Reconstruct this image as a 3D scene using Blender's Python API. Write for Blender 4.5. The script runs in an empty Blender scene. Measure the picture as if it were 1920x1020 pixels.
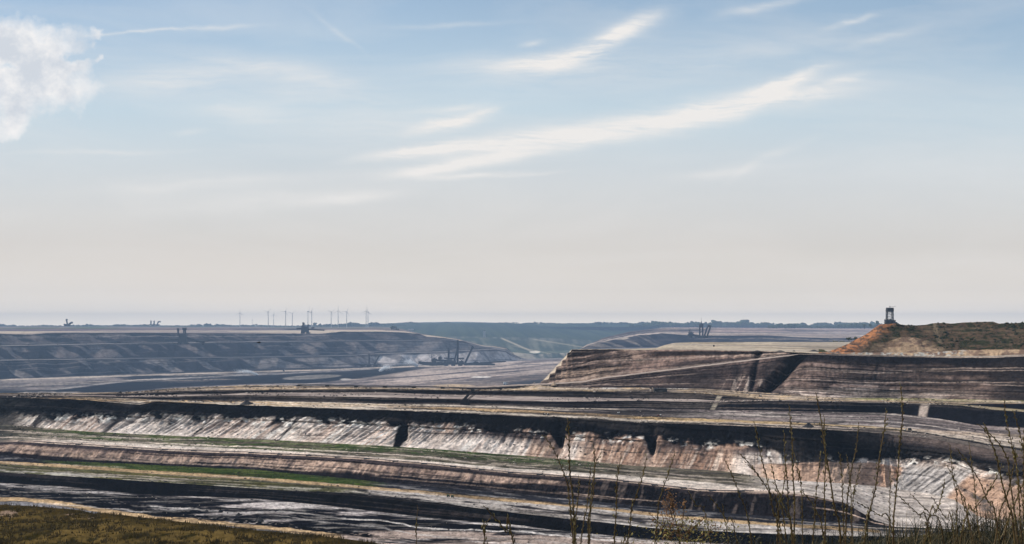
import bpy, bmesh, math, random
import numpy as np
from mathutils import Vector, Matrix

random.seed(7)
rng = np.random.default_rng(7)
SC = bpy.context.scene
COL = SC.collection

# ------------------------------------------------------------------ camera
F = 1844.0            # focal length in pixels of the 1920 px wide photograph
HY = 608.0            # row of the true horizon
cam_d = bpy.data.cameras.new('camera')
cam_d.sensor_width = 36.0
cam_d.lens = 36.0 * F / 1920.0
cam_d.shift_y = (HY - 510.0) / 1920.0
cam_d.clip_start = 0.1
cam_d.clip_end = 60000.0
cam = bpy.data.objects.new('camera', cam_d)
cam.location = (0, 0, 0)
cam.rotation_euler = (math.radians(90), 0, 0)
COL.objects.link(cam)
SC.camera = cam

# ------------------------------------------------------------------ light
SUN_AZ = math.radians(-78)      # from +Y (view direction), negative = to the left
SUN_EL = math.radians(43)
sl = bpy.data.lights.new('sun', 'SUN')
sl.energy = 4.8
sl.angle = math.radians(0.5)
sl.color = (1.0, 0.94, 0.86)
sun = bpy.data.objects.new('sun', sl)
sd = Vector((math.sin(SUN_AZ) * math.cos(SUN_EL), math.cos(SUN_AZ) * math.cos(SUN_EL), math.sin(SUN_EL)))
sun.rotation_euler = sd.to_track_quat('Z', 'Y').to_euler()
sun.location = sd * 50
COL.objects.link(sun)

SC.view_settings.view_transform = 'Standard'
SC.view_settings.look = 'None'
SC.view_settings.exposure = 0.0
SC.view_settings.gamma = 1.0
SC.view_settings.use_curve_mapping = False
SC.render.engine = 'CYCLES'
SC.cycles.volume_bounces = 1
SC.cycles.max_bounces = 5
SC.cycles.use_denoising = True


class NT:
    """small helper to write node trees"""
    def __init__(self, tree):
        self.t = tree
        for n in list(tree.nodes):
            tree.nodes.remove(n)

    def n(self, kind, **kw):
        nd = self.t.nodes.new(kind)
        for k, v in kw.items():
            if k.startswith('i_'):
                nd.inputs[k[2:].replace('_', ' ')].default_value = v
            else:
                setattr(nd, k, v)
        return nd

    def l(self, a, b):
        self.t.links.new(a, b)

    def math(self, op, a, b=None, clamp=False):
        m = self.t.nodes.new('ShaderNodeMath')
        m.operation = op
        m.use_clamp = clamp
        for i, v in enumerate((a, b)):
            if v is None:
                continue
            if isinstance(v, (int, float)):
                m.inputs[i].default_value = v
            else:
                self.l(v, m.inputs[i])
        return m.outputs[0]

    def mix(self, fac, a, b, blend='MIX'):
        m = self.t.nodes.new('ShaderNodeMix')
        m.data_type = 'RGBA'
        m.blend_type = blend
        for k, v in ((0, fac), (6, a), (7, b)):
            if isinstance(v, (int, float, tuple)):
                m.inputs[k].default_value = v
            else:
                self.l(v, m.inputs[k])
        return m.outputs[2]

    def ramp(self, fac, stops, interp='LINEAR'):
        r = self.t.nodes.new('ShaderNodeValToRGB')
        r.color_ramp.interpolation = interp
        el = r.color_ramp.elements
        while len(el) < len(stops):
            el.new(0.5)
        for e, (p, c) in zip(el, stops):
            e.position = p
            e.color = c if len(c) == 4 else (*c, 1)
        self.l(fac, r.inputs[0])
        return r.outputs[0]


# ------------------------------------------------------------------ sky (world)
w = bpy.data.worlds.new('World')
SC.world = w
w.use_nodes = True
nt = NT(w.node_tree)
sky = nt.n('ShaderNodeTexSky', sky_type='NISHITA', sun_disc=False)
sky.sun_elevation = SUN_EL
sky.sun_rotation = SUN_AZ
sky.air_density = 1.0
sky.dust_density = 1.5
sky.ozone_density = 1.5
SKY_K = 0.10
tc = nt.n('ShaderNodeTexCoord')
sep = nt.n('ShaderNodeSeparateXYZ')
nt.l(tc.outputs['Generated'], sep.inputs[0])
yy = nt.math('MAXIMUM', nt.math('ABSOLUTE', sep.outputs[1]), 0.08)
U = nt.math('DIVIDE', sep.outputs[0], yy)
V = nt.math('DIVIDE', sep.outputs[2], yy)
uv = nt.n('ShaderNodeCombineXYZ')
nt.l(U, uv.inputs[0]); nt.l(V, uv.inputs[1])


def noise_w(scale, detail, rough, sx=1, sy=1, rot=0, src=uv, dist=0.0):
    mp = nt.n('ShaderNodeMapping')
    mp.inputs['Scale'].default_value = (sx, sy, 1)
    mp.inputs['Rotation'].default_value = (0, 0, rot)
    nt.l(src.outputs[0], mp.inputs[0])
    nz = nt.n('ShaderNodeTexNoise')
    nz.inputs['Scale'].default_value = scale
    nz.inputs['Detail'].default_value = detail
    nz.inputs['Roughness'].default_value = rough
    nz.inputs['Distortion'].default_value = dist
    nt.l(mp.outputs[0], nz.inputs['Vector'])
    return nz


def warped(scale, amt, ax=1.0, ay=1.0, detail=5):
    nz = noise_w(scale, detail, 0.6)
    s = nt.n('ShaderNodeVectorMath', operation='SUBTRACT')
    nt.l(nz.outputs['Color'], s.inputs[0]); s.inputs[1].default_value = (0.5, 0.5, 0.5)
    m = nt.n('ShaderNodeVectorMath', operation='MULTIPLY')
    nt.l(s.outputs[0], m.inputs[0]); m.inputs[1].default_value = (amt * ax, amt * ay, 0)
    a = nt.n('ShaderNodeVectorMath', operation='ADD')
    nt.l(uv.outputs[0], a.inputs[0]); nt.l(m.outputs[0], a.inputs[1])
    return a


def blob(src, px, py, L, W, ang, k=1.0):
    mp = nt.n('ShaderNodeMapping', vector_type='TEXTURE')
    mp.inputs['Location'].default_value = ((px - 960) / F, (HY - py) / F, 0)
    mp.inputs['Rotation'].default_value = (0, 0, math.radians(ang))
    mp.inputs['Scale'].default_value = (L / F, W / F, 1)
    nt.l(src.outputs[0], mp.inputs[0])
    d = nt.n('ShaderNodeVectorMath', operation='DOT_PRODUCT')
    nt.l(mp.outputs[0], d.inputs[0]); nt.l(mp.outputs[0], d.inputs[1])
    e = nt.math('EXPONENT', nt.math('MULTIPLY', d.outputs['Value'], -1.0))
    return nt.math('MULTIPLY', e, k)


def total(lst):
    s = lst[0]
    for x in lst[1:]:
        s = nt.math('ADD', s, x)
    return s


# a veil of thin haze and high cloud whitens the sky towards the horizon
base = nt.mix(1.0, sky.outputs[0], (SKY_K, SKY_K, SKY_K, 1), 'MULTIPLY')
elev = nt.math('MULTIPLY', V, 1.0)
veil_f = nt.ramp(elev, [(0.0, (1, 1, 1)), (0.06, (.99,) * 3), (0.13, (.94,) * 3), (0.22, (.84,) * 3), (0.33, (.58,) * 3), (0.6, (.22,) * 3)])
veil_c = nt.ramp(elev, [(0.0, (1.58, 1.36, 1.08)), (0.006, (1.40, 1.21, .97)), (0.012, (1.20, 1.05, .87)), (0.02, (1.01, .905, .78)), (0.035, (.86, .79, .71)), (0.08, (.74, .70, .655)), (0.15, (.695, .725, .74)), (0.22, (.61, .735, .81)), (0.33, (.46, .64, .82))])
patch = noise_w(2.0, 4, 0.55, 1.0, 3.0, -0.15)
pm = nt.math('ADD', nt.math('MULTIPLY', patch.outputs['Fac'], 0.5), 0.75)
veil_f2 = nt.math('MULTIPLY', veil_f, pm, clamp=True)
skyc = nt.mix(veil_f2, base, veil_c)
# cirrus streaks
wc = warped(9.0, 0.035, 1.4, 0.5)
ci = [blob(wc, *a) for a in (
    (1120, 243, 190, 20, 8, 1.05), (1010, 262, 120, 12, 8, .8), (1330, 205, 130, 19, 15, .85), (1440, 180, 70, 17, 22, .7),
    (1475, 152, 70, 8, 17, .6), (1520, 182, 90, 13, 8, .5), (1560, 160, 60, 8, 15, .4),
    (830, 278, 110, 11, 9, 1.1), (760, 286, 70, 8, 8, .7), (900, 300, 130, 11, 9, 1.15), (800, 322, 60, 8, 8, .8),
    (835, 232, 62, 11, 11, 1.0), (900, 214, 30, 6, 14, .7), (850, 205, 60, 7, 4, .4), (880, 330, 90, 5, 4, .6), (985, 327, 50, 3, 4, .5),
    (1180, 50, 60, 15, 27, .75), (1105, 88, 80, 15, 22, .85), (1020, 118, 90, 15, 12, .6), (900, 125, 110, 14, 4, .3),
    (1595, 40, 42, 6, 17, .45), (1440, 10, 70, 8, 12, .35), (1000, 82, 20, 5, 12, .35), (1100, 130, 200, 40, 8, .22),
    (660, 372, 70, 9, 3, .45), (500, 378, 200, 16, 4, .25), (380, 345, 190, 10, 3, .2), (270, 58, 85, 2.5, 4, .6), (400, 50, 60, 4, 4, .3),
    (330, 145, 170, 26, 6, .35), (470, 215, 90, 18, -6, .25), (600, 170, 140, 30, 3, .22), (700, 230, 120, 40, 3, .18),
    (170, 285, 130, 4, 1, .2), (520, 130, 160, 18, -12, .25), (1350, 325, 90, 10, 6, .25), (1440, 300, 60, 8, 28, .2),
    (1400, 100, 160, 26, 10, .16), (360, 248, 30, 5, 2, .25), (640, 60, 60, 5, -35, .15), (1650, 75, 60, 7, 16, .2), (850, 45, 100, 5, 3, .15))]
cs = total(ci)
fine = noise_w(16.0, 9, 0.68, 0.5, 3.4, -0.17, wc, 0.5)
fib = noise_w(60.0, 6, 0.7, 0.22, 3.0, -0.22, wc, 0.3)
fsum = nt.math('ADD', nt.math('MULTIPLY', fine.outputs['Fac'], 0.7), nt.math('MULTIPLY', fib.outputs['Fac'], 0.35))
fr = nt.ramp(fsum, [(0.38, (.20,) * 3), (0.50, (.62,) * 3), (0.64, (1, 1, 1))])
cirrus = nt.math('MULTIPLY', nt.math('POWER', nt.math('MAXIMUM', cs, 0.0), 0.85), nt.math('MULTIPLY', fr, 1.45))
# high thin streaks everywhere else
gen = noise_w(3.2, 7, 0.6, 0.7, 4.5, -0.16, wc, 0.6)
gen_f = nt.ramp(gen.outputs['Fac'], [(0.45, (0, 0, 0)), (0.8, (.38,) * 3)])
cirrus = nt.math('ADD', cirrus, gen_f)
cirrus = nt.math('MULTIPLY', cirrus, 0.92, clamp=True)
skyc = nt.mix(cirrus, skyc, (.88, .855, .83, 1))
# a cumulus at the upper left
wb = warped(18.0, 0.06, detail=14)
cu = total([blob(wb, *a) for a in (
    (20, 60, 55, 42, 0, 1.0), (105, 78, 42, 36, 0, .9), (60, 120, 85, 40, 0, 1.0), (90, 165, 85, 40, 0, .8), (30, 200, 45, 55, 0, .75),
    (140, 120, 26, 16, 0, .35), (168, 72, 11, 12, 0, .65), (176, 108, 9, 8, 0, .5), (150, 160, 40, 20, -20, .3), (15, 245, 30, 20, 0, .5), (-60, 120, 80, 110, 0, .9),
    (10, 130, 22, 12, 0, -1.0), (135, 95, 20, 8, 0, -.55))])
cn = noise_w(30.0, 10, 0.66)
cu = nt.math('ADD', cu, nt.math('MULTIPLY', nt.math('SUBTRACT', cn.outputs['Fac'], 0.5), 1.15))
cu_f = nt.ramp(cu, [(0.30, (0, 0, 0)), (0.58, (.55,) * 3), (1.0, (.97,) * 3)])
cshade = noise_w(24.0, 8, 0.65)
cu_c = nt.ramp(nt.math('ADD', nt.math('MULTIPLY', cshade.outputs['Fac'], 1.0), nt.math('MULTIPLY', cu, -0.1)), [(0.28, (.66, .70, .76)), (0.50, (.93, .915, .91))])
skyc = nt.mix(cu_f, skyc, cu_c)
bg = nt.n('ShaderNodeBackground')
bg.inputs['Strength'].default_value = 1.0
nt.l(skyc, bg.inputs['Color'])
wo = nt.n('ShaderNodeOutputWorld')
nt.l(bg.outputs[0], wo.inputs[0])

HAZE_DENSITY = 1.15e-4
HAZE_COLOR = (0.36, 0.51, 0.73, 1)


# ------------------------------------------------------------------ noise in numpy
def _h(ix, iy, seed):
    n = (ix.astype(np.int64) * 374761393 + iy.astype(np.int64) * 668265263 + seed * 1442695041) & 0xffffffff
    n = ((n ^ (n >> 13)) * 1274126177) & 0xffffffff
    return ((n ^ (n >> 16)) & 0xffff) / 65535.0


def vn(x, y, seed=0):
    ix = np.floor(x); iy = np.floor(y)
    fx = x - ix; fy = y - iy
    fx = fx * fx * (3 - 2 * fx); fy = fy * fy * (3 - 2 * fy)
    a = _h(ix, iy, seed); b = _h(ix + 1, iy, seed); c = _h(ix, iy + 1, seed); d = _h(ix + 1, iy + 1, seed)
    return a + (b - a) * fx + (c - a) * fy + (a - b - c + d) * fx * fy


def fbm(x, y, octv=4, seed=0, gain=0.5, lac=2.03):
    s = 0; a = 1; t = 0
    for o in range(octv):
        s = s + a * vn(x, y, seed + o * 17); t += a
        a *= gain; x = x * lac + 3.1; y = y * lac + 1.7
    return s / t


def ss(a, b, x):
    t = np.clip((x - a) / (b - a), 0, 1)
    return t * t * (3 - 2 * t)


def C(*c):
    return np.array(c, dtype=float)


def mixc(a, b, m):
    return a * (1 - m[..., None]) + b * m[..., None]


def line(pts, wob=0.0, lam=40, seed=1, wob2=0.0):
    xs = np.array([p[0] for p in pts], float); ys = np.array([p[1] for p in pts], float)

    def f(x):
        x = np.asarray(x, float)
        y = np.interp(x, xs, ys)
        k0 = (ys[1] - ys[0]) / (xs[1] - xs[0]); k1 = (ys[-1] - ys[-2]) / (xs[-1] - xs[-2])
        y = np.where(x < xs[0], ys[0] + k0 * (x - xs[0]), y)
        y = np.where(x > xs[-1], ys[-1] + k1 * (x - xs[-1]), y)
        if wob:
            y = y + wob * (fbm(x / lam, x * 0 + seed * 7.3, 4, seed, 0.6) - 0.5) * 2
        return y
    return f


# palette: real base colours
ORANGE = C(.47, .34, .215); PALE = C(.50, .42, .34); PINK = C(.40, .29, .24); WHITE = C(.66, .61, .56)
GREY = C(.22, .195, .18); DGREY = C(.09, .08, .08); DARK = C(.045, .04, .042); COAL = C(.009, .0095, .013)
GREEN = C(.055, .085, .025); OLIVE = C(.12, .11, .045); GGREEN = C(.17, .16, .115); MEADOW = C(.115, .075, .022)
BROWN = C(.16, .11, .08); RUST = C(.42, .17, .07)


# ------------------------------------------------------------------ materials
def principled(name, color=None, rough=0.9, spec=0.2, metal=0.0, attr=False, nscale=0.0, namt=0.0, bump=0.0, bscale=1.0, sheen=0):
    m = bpy.data.materials.new(name)
    m.use_nodes = True
    t = NT(m.node_tree)
    b = t.n('ShaderNodeBsdfPrincipled')
    b.inputs['Roughness'].default_value = rough
    b.inputs['Specular IOR Level'].default_value = spec
    b.inputs['Metallic'].default_value = metal
    o = t.n('ShaderNodeOutputMaterial')
    t.l(b.outputs[0], o.inputs[0])
    if attr:
        a = t.n('ShaderNodeAttribute', attribute_name='Col')
        src = a.outputs['Color']
    else:
        r = t.n('ShaderNodeRGB')
        r.outputs[0].default_value = (*color, 1)
        src = r.outputs[0]
    geo = t.n('ShaderNodeNewGeometry')
    if namt > 0:
        nz = t.n('ShaderNodeTexNoise')
        nz.inputs['Scale'].default_value = nscale
        nz.inputs['Detail'].default_value = 8
        nz.inputs['Roughness'].default_value = 0.65
        t.l(geo.outputs['Position'], nz.inputs['Vector'])
        f = t.math('ADD', t.math('MULTIPLY', t.math('SUBTRACT', nz.outputs['Fac'], 0.5), namt * 2), 1.0)
        cc = t.n('ShaderNodeCombineColor')
        for i in range(3):
            t.l(f, cc.inputs[i])
        src = t.mix(1.0, src, cc.outputs[0], 'MULTIPLY')
    t.l(src, b.inputs['Base Color'])
    if bump > 0:
        nb = t.n('ShaderNodeTexNoise')
        nb.inputs['Scale'].default_value = bscale
        nb.inputs['Detail'].default_value = 6
        nb.inputs['Roughness'].default_value = 0.7
        t.l(geo.outputs['Position'], nb.inputs['Vector'])
        bp = t.n('ShaderNodeBump')
        bp.inputs['Strength'].default_value = min(1, bump)
        bp.inputs['Distance'].default_value = 0.6 / bscale
        t.l(nb.outputs['Fac'], bp.inputs['Height'])
        t.l(bp.outputs[0], b.inputs['Normal'])
    return m


M_EARTH = principled('mine_earth', rough=1.0, spec=0.0, attr=True, nscale=0.30, namt=0.85, bump=1.0, bscale=0.4)
M_FAR = principled('far_earth', rough=1.0, spec=0.0, attr=True, nscale=0.05, namt=0.6, bump=0.7, bscale=0.08)
M_NEAR = principled('near_soil', rough=1.0, spec=0.0, attr=True, nscale=2.0, namt=0.5, bump=0.8, bscale=6)
M_STEEL = principled('dark_steel', (.018, .020, .023), 0.6, 0.4, 0.2, nscale=0.4, namt=0.35)
M_STEELB = principled('grey_steel', (.045, .048, .052), 0.6, 0.4, 0.2, nscale=0.4, namt=0.3)
M_WHITE = principled('white_paint', (.72, .72, .70), 0.5, 0.4, nscale=0.5, namt=0.12)
M_TOWER = principled('turbine_paint', (.50, .50, .50), 0.5, 0.4, nscale=0.1, namt=0.08)
M_BELT = principled('conveyor_belt', (.03, .03, .033), 0.8, 0.3, nscale=0.2, namt=0.4)
M_COAL = principled('coal_heap', (.022, .021, .023), 0.85, 0.3, nscale=0.8, namt=0.5, bump=0.8, bscale=1.2)
M_SAND = principled('sand_heap', (.34, .26, .19), 0.95, 0.1, nscale=0.8, namt=0.3, bump=0.6, bscale=1.2)
M_SPRAY = principled('water_droplets', (.9, .9, .9), 0.4, 0.5, nscale=0.5, namt=0.05)
M_CONC = principled('concrete', (.42, .41, .39), 0.9, 0.2, nscale=0.5, namt=0.2)
M_TREE = principled('woodland_leaves', (.040, .058, .022), 0.9, 0.1, nscale=0.08, namt=0.6)
M_SCRUB = principled('scrub_leaves', (.020, .023, .010), 0.9, 0.1, nscale=0.3, namt=0.6)
M_TYRE = principled('tyre_rubber', (.02, .02, .02), 0.9, 0.2, nscale=3, namt=0.2)
M_YELLOW = principled('machine_yellow', (.45, .30, .05), 0.6, 0.3, nscale=1, namt=0.2)
M_GREENP = principled('machine_green', (.03, .07, .035), 0.6, 0.3, nscale=1, namt=0.2)
M_GLASS = principled('dark_glass', (.03, .04, .05), 0.15, 0.6, nscale=1, namt=0.1)
M_BLACK = principled('dark_feathers', (.015, .015, .017), 0.8, 0.2, nscale=20, namt=0.2)


def leafy(name, color, trans, namt=0.5, nscale=9.0, c2=None):
    m = bpy.data.materials.new(name)
    m.use_nodes = True
    t = NT(m.node_tree)
    geo = t.n('ShaderNodeNewGeometry')
    nz = t.n('ShaderNodeTexNoise')
    nz.inputs['Scale'].default_value = nscale
    nz.inputs['Detail'].default_value = 4
    t.l(geo.outputs['Position'], nz.inputs['Vector'])
    c2 = c2 or tuple(min(1, x * 2.4) for x in color)
    col = t.ramp(nz.outputs['Fac'], [(0.35, color), (0.72, c2)])
    d = t.n('ShaderNodeBsdfPrincipled')
    d.inputs['Roughness'].default_value = 0.6
    d.inputs['Specular IOR Level'].default_value = 0.3
    t.l(col, d.inputs['Base Color'])
    tr = t.n('ShaderNodeBsdfTranslucent')
    t.l(col, tr.inputs[0])
    mx = t.n('ShaderNodeMixShader')
    mx.inputs[0].default_value = trans
    t.l(d.outputs[0], mx.inputs[1]); t.l(tr.outputs[0], mx.inputs[2])
    o = t.n('ShaderNodeOutputMaterial')
    t.l(mx.outputs[0], o.inputs[0])
    return m


M_STEM = leafy('dry_stem', (.045, .025, .010), 0.1, nscale=14, c2=(.13, .085, .03))
M_SPIKE = leafy('spikelet', (.045, .030, .010), 0.3, nscale=25, c2=(.24, .20, .075))
M_BLADE = leafy('grass_blade', (.008, .010, .005), 0.25, nscale=3.0, c2=(.038, .036, .016))
M_DRYBL = leafy('dry_grass_blade', (.12, .08, .035), 0.3, nscale=5.0, c2=(.30, .22, .10))
M_DOCK = leafy('brown_seed', (.12, .05, .022), 0.25, nscale=18, c2=(.36, .20, .09))
M_WEED2 = leafy('dark_weed_leaf', (.018, .020, .008), 0.3, nscale=5, c2=(.13, .10, .035))
M_WEED = leafy('weed_leaf', (.040, .040, .012), 0.35, nscale=9, c2=(.34, .27, .07))


# ------------------------------------------------------------------ object helpers
def link(o):
    COL.objects.link(o)
    return o


def mesh_obj(name, verts, faces, mat, parent=None, smooth=False, col=None):
    me = bpy.data.meshes.new(name)
    verts = np.asarray(verts, dtype=np.float32).reshape(-1, 3)
    if isinstance(faces, np.ndarray):
        nf, k = faces.shape
        me.vertices.add(len(verts)); me.vertices.foreach_set('co', verts.ravel())
        me.loops.add(nf * k); me.loops.foreach_set('vertex_index', faces.astype(np.int32).ravel())
        me.polygons.add(nf)
        me.polygons.foreach_set('loop_start', np.arange(0, nf * k, k, dtype=np.int32))
        me.update(calc_edges=True)
    else:
        me.from_pydata([tuple(v) for v in verts], [], faces)
        me.update()
    if smooth:
        me.polygons.foreach_set('use_smooth', np.ones(len(me.polygons), dtype=bool))
    if col is not None:
        a = me.color_attributes.new('Col', 'FLOAT_COLOR', 'POINT')
        c = np.ones((len(verts), 4), dtype=np.float32); c[:, :3] = np.clip(col.reshape(-1, 3), 0.004, 0.9)
        a.data.foreach_set('color', c.ravel())
    me.materials.append(mat)
    o = bpy.data.objects.new(name, me)
    if parent is not None:
        o.parent = parent
    return link(o)


def tag(o, label=None, cat=None, group=None, kind=None):
    if label: o['label'] = label
    if cat: o['category'] = cat
    if group: o['group'] = group
    if kind: o['kind'] = kind
    return o


def empty(name, loc, rz=0.0):
    e = bpy.data.objects.new(name, None)
    e.location = loc
    e.rotation_euler = (0, 0, rz)
    e.empty_display_size = 0.5
    return link(e)


class MB:
    def __init__(self):
        self.v = []; self.f = []

    def add(self, vs, fs):
        b = len(self.v)
        self.v += [tuple(p) for p in vs]
        self.f += [tuple(i + b for i in f) for f in fs]

    def box(self, x0, x1, y0, y1, z0, z1):
        vs = [(x, y, z) for z in (z0, z1) for y in (y0, y1) for x in (x0, x1)]
        self.add(vs, [(0, 2, 3, 1), (4, 5, 7, 6), (0, 1, 5, 4), (2, 6, 7, 3), (0, 4, 6, 2), (1, 3, 7, 5)])

    def prism(self, prof, y0, y1):
        n = len(prof)
        vs = [(x, y0, z) for x, z in prof] + [(x, y1, z) for x, z in prof]
        self.add(vs, [tuple(range(n)), tuple(range(2 * n - 1, n - 1, -1))] + [(i, i + n, (i + 1) % n + n, (i + 1) % n) for i in range(n)])

    def bar(self, p, q, r, n=4, r2=None):
        p = Vector(p); q = Vector(q)
        d = (q - p)
        if d.length < 1e-6: return
        d.normalize()
        a = d.orthogonal().normalized(); b = d.cross(a)
        r2 = r if r2 is None else r2
        vs = []
        for c, rr in ((p, r), (q, r2)):
            for i in range(n):
                t = 2 * math.pi * (i + .5) / n
                vs.append(c + (a * math.cos(t) + b * math.sin(t)) * rr)
        self.add(vs, [(i, (i + 1) % n, (i + 1) % n + n, i + n) for i in range(n)] + [tuple(range(n - 1, -1, -1)), tuple(range(n, 2 * n))])

    def tube(self, pts, rs, n=5):
        pts = [Vector(p) for p in pts]
        if isinstance(rs, (int, float)): rs = [rs] * len(pts)
        vs = []
        for i, p in enumerate(pts):
            d = (pts[min(i + 1, len(pts) - 1)] - pts[max(i - 1, 0)]).normalized()
            a = d.cross(Vector((0.2, 1, 0.1))).normalized(); b = d.cross(a)
            for k in range(n):
                t = 2 * math.pi * k / n
                vs.append(p + (a * math.cos(t) + b * math.sin(t)) * rs[i])
        fs = []
        for i in range(len(pts) - 1):
            for k in range(n):
                k2 = (k + 1) % n
                fs.append((i * n + k, i * n + k2, (i + 1) * n + k2, (i + 1) * n + k))
        self.add(vs, fs + [tuple(range(n - 1, -1, -1)), tuple(range((len(pts) - 1) * n, len(pts) * n))])

    def truss(self, p, q, wd, r, seg=None):
        p = Vector(p); q = Vector(q)
        d = q - p; L = d.length; d.normalize()
        a = Vector((0, 1, 0)); b = d.cross(a).normalized()
        h = wd / 2
        cs = [(a * sa + b * sb) * h for sa, sb in ((1, 1), (1, -1), (-1, -1), (-1, 1))]
        for c in cs: self.bar(p + c, q + c, r)
        seg = seg or max(2, int(L / wd / 1.2))
        for i in range(seg):
            u0 = p + d * L * i / seg; u1 = p + d * L * (i + 1) / seg
            for k in range(4):
                c0, c1 = cs[k], cs[(k + 1) % 4]
                if i % 2: c0, c1 = c1, c0
                self.bar(u0 + c0, u1 + c1, r * .7)
                self.bar(u1 + cs[k], u1 + cs[(k + 1) % 4], r * .7)

    def wheel(self, x, y, z, R, th, n=16, buckets=0):
        prof = []
        vs = []
        for s in (-1, 1):
            for i in range(n):
                t = 2 * math.pi * i / n
                vs.append((x + R * math.cos(t), y + s * th / 2, z + R * math.sin(t)))
        self.add(vs, [tuple(range(n)), tuple(range(2 * n - 1, n - 1, -1))] + [(i, i + n, (i + 1) % n + n, (i + 1) % n) for i in range(n)])
        for i in range(buckets):
            t = 2 * math.pi * i / buckets
            cx, cz = x + R * 1.1 * math.cos(t), z + R * 1.1 * math.sin(t)
            k = R * .16
            self.box(cx - k, cx + k, y - th * .6, y + th * .6, cz - k, cz + k)

    def build(self, name, mat, parent=None, smooth=False):
        return mesh_obj(name, self.v, self.f, mat, parent, smooth)


def at(px, py, Y):
    return Vector(((px - 960) / F * Y, Y, -(py - HY) / F * Y))


# ------------------------------------------------------------------ terrain sheets
GRIDS = []
KCUR = [1.0]


def smooth1(a, k):
    if k < 2: return a
    ker = np.ones(k) / k
    p = np.pad(a, k, mode='edge')
    return np.convolve(p, ker, mode='same')[k:-k]


def sheet(x0, x1, dx, start, Z0, bands, mat=None, step=1.1, drop=None, K=1.0):
    """bands go away from the camera: each is an edge line, the steepness of the ground up to it and its look"""
    KCUR[0] = K
    xs = np.arange(x0, x1 + .1, dx)
    py = start(xs)
    Z = (Z0(xs) if callable(Z0) else np.full_like(xs, Z0))
    Y = -Z * F / (py - HY)
    U_ = (xs - 960) / F
    for b in bands:
        th = b['th'](xs) if callable(b['th']) else np.full_like(xs, b['th'])
        tn = np.tan(np.radians(th))
        p2 = np.minimum(b['to'](xs), py - 0.02)
        hmax = float((py - p2).max())
        R = max(2, int(math.ceil(hmax / b.get('step', step * (.82 if dx < 2 else 1)))))
        v = np.linspace(0, 1, R + 1)[:, None]
        P = py[None] + (p2 - py)[None] * v
        t = (P - HY) / F
        D1 = -Z
        YY = (D1 + Y * tn)[None] / (t + tn[None])
        # keep the edges smooth in plan: the wobble of a line goes into its height
        ks = int(b.get('ks', 45) * 2 / dx) | 1
        Ye = smooth1(smooth1(YY[-1], ks), ks)
        Ye = np.maximum(Ye, Y * 1.0005)
        same = ss(0.0, 1.5, py - p2)
        Ye = Y + (Ye - Y) * same + 1e-4
        YY = YY + (Ye - YY[-1])[None] * v
        ZZ = -t * YY
        XX = U_[None] * YY
        Xb, Yb = XX[0], YY[0]
        k = int(b.get('smk', 221) * 2 / dx) | 1
        Xs, Ys = smooth1(Xb, k), smooth1(Yb, k)
        tx, ty = np.gradient(Xs), np.gradient(Ys)
        L = np.hypot(tx, ty) + 1e-9
        tx, ty = tx / L, ty / L
        S = np.concatenate([[0], np.cumsum(np.hypot(np.diff(Xs), np.diff(Ys)))])
        ds = (XX - Xb) * tx + (YY - Yb) * ty
        dn = -(XX - Xb) * ty + (YY - Yb) * tx
        s = S[None] + ds
        hgt = (ZZ - Z[None])
        H = np.maximum(hgt[-1:], 0.01)
        fn = float(np.median(np.abs(dn[-1] - dn[0]) / np.maximum(py - p2, .5))) / K
        g = dict(fn=max(fn, 1e-3), qy=(py[None] - P), px=xs[None] + 0 * P, py=P, s=s / K, n=dn / K, v=v + 0 * P, X=XX, Y=YY, Z=ZZ, h=hgt / K, H=H / K + 0 * P, mpp=YY / F, thick=(py - p2)[None] + 0 * P)
        pxth = np.clip((py - p2)[None], 0, None)
        win = np.sin(np.pi * v) ** 0.6 * ss(0.5, 5, pxth)
        if 'relief' in b:
            d = K * b['relief'](g)            # metres towards the viewer / up
            if b.get('flat'):
                dz = d * win; dnn = 0
            else:
                dnn = d * win; dz = 0.25 * d * win
            XXd = XX - dnn * (-ty)[None]
            YYd = YY - dnn * tx[None]
            ZZd = ZZ + dz
        else:
            XXd, YYd, ZZd = XX, YY, ZZ
        col = b['col'](g)
        n = len(xs)
        idx = np.arange((R + 1) * n).reshape(R + 1, n)
        fa = np.stack([idx[:-1, :-1], idx[:-1, 1:], idx[1:, 1:], idx[1:, :-1]], -1).reshape(-1, 4)
        # leave out the columns where the band has no width
        okc = ((py - p2) > 0.05)
        keep = (okc[:-1] | okc[1:])
        fa = fa.reshape(R, n - 1, 4)[:, keep].reshape(-1, 4)
        if len(fa):
            o = mesh_obj(b['name'], np.stack([XXd, YYd, ZZd], -1), fa, b.get('mat', mat), smooth=True, col=col)
            o['kind'] = 'structure'
            if 'label' in b: o['label'] = b['label']
        g2 = dict(px=g['px'], py=P, X=XXd, Y=YYd, Z=ZZd, name=b['name'])
        GRIDS.append(g2)
        py = P[-1]; Z = ZZ[-1]; Y = YY[-1]
    if drop:
        dz, run, nm, colr = drop
        R = 4
        v = np.linspace(0, 1, R + 1)[:, None]
        YY = Y[None] + run * v ** 1.5; ZZ = Z[None] - (dz(xs) if callable(dz) else dz) * v
        XX = U_[None] * YY
        n = len(xs)
        idx = np.arange((R + 1) * n).reshape(R + 1, n)
        fa = np.stack([idx[:-1, :-1], idx[:-1, 1:], idx[1:, 1:], idx[1:, :-1]], -1).reshape(-1, 4)
        cc = np.ones((R + 1, n, 3)) * colr
        o = mesh_obj(nm, np.stack([XX, YY, ZZ], -1), fa, mat, smooth=True, col=cc)
        o['kind'] = 'structure'
    return xs, py, Y, Z


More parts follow.
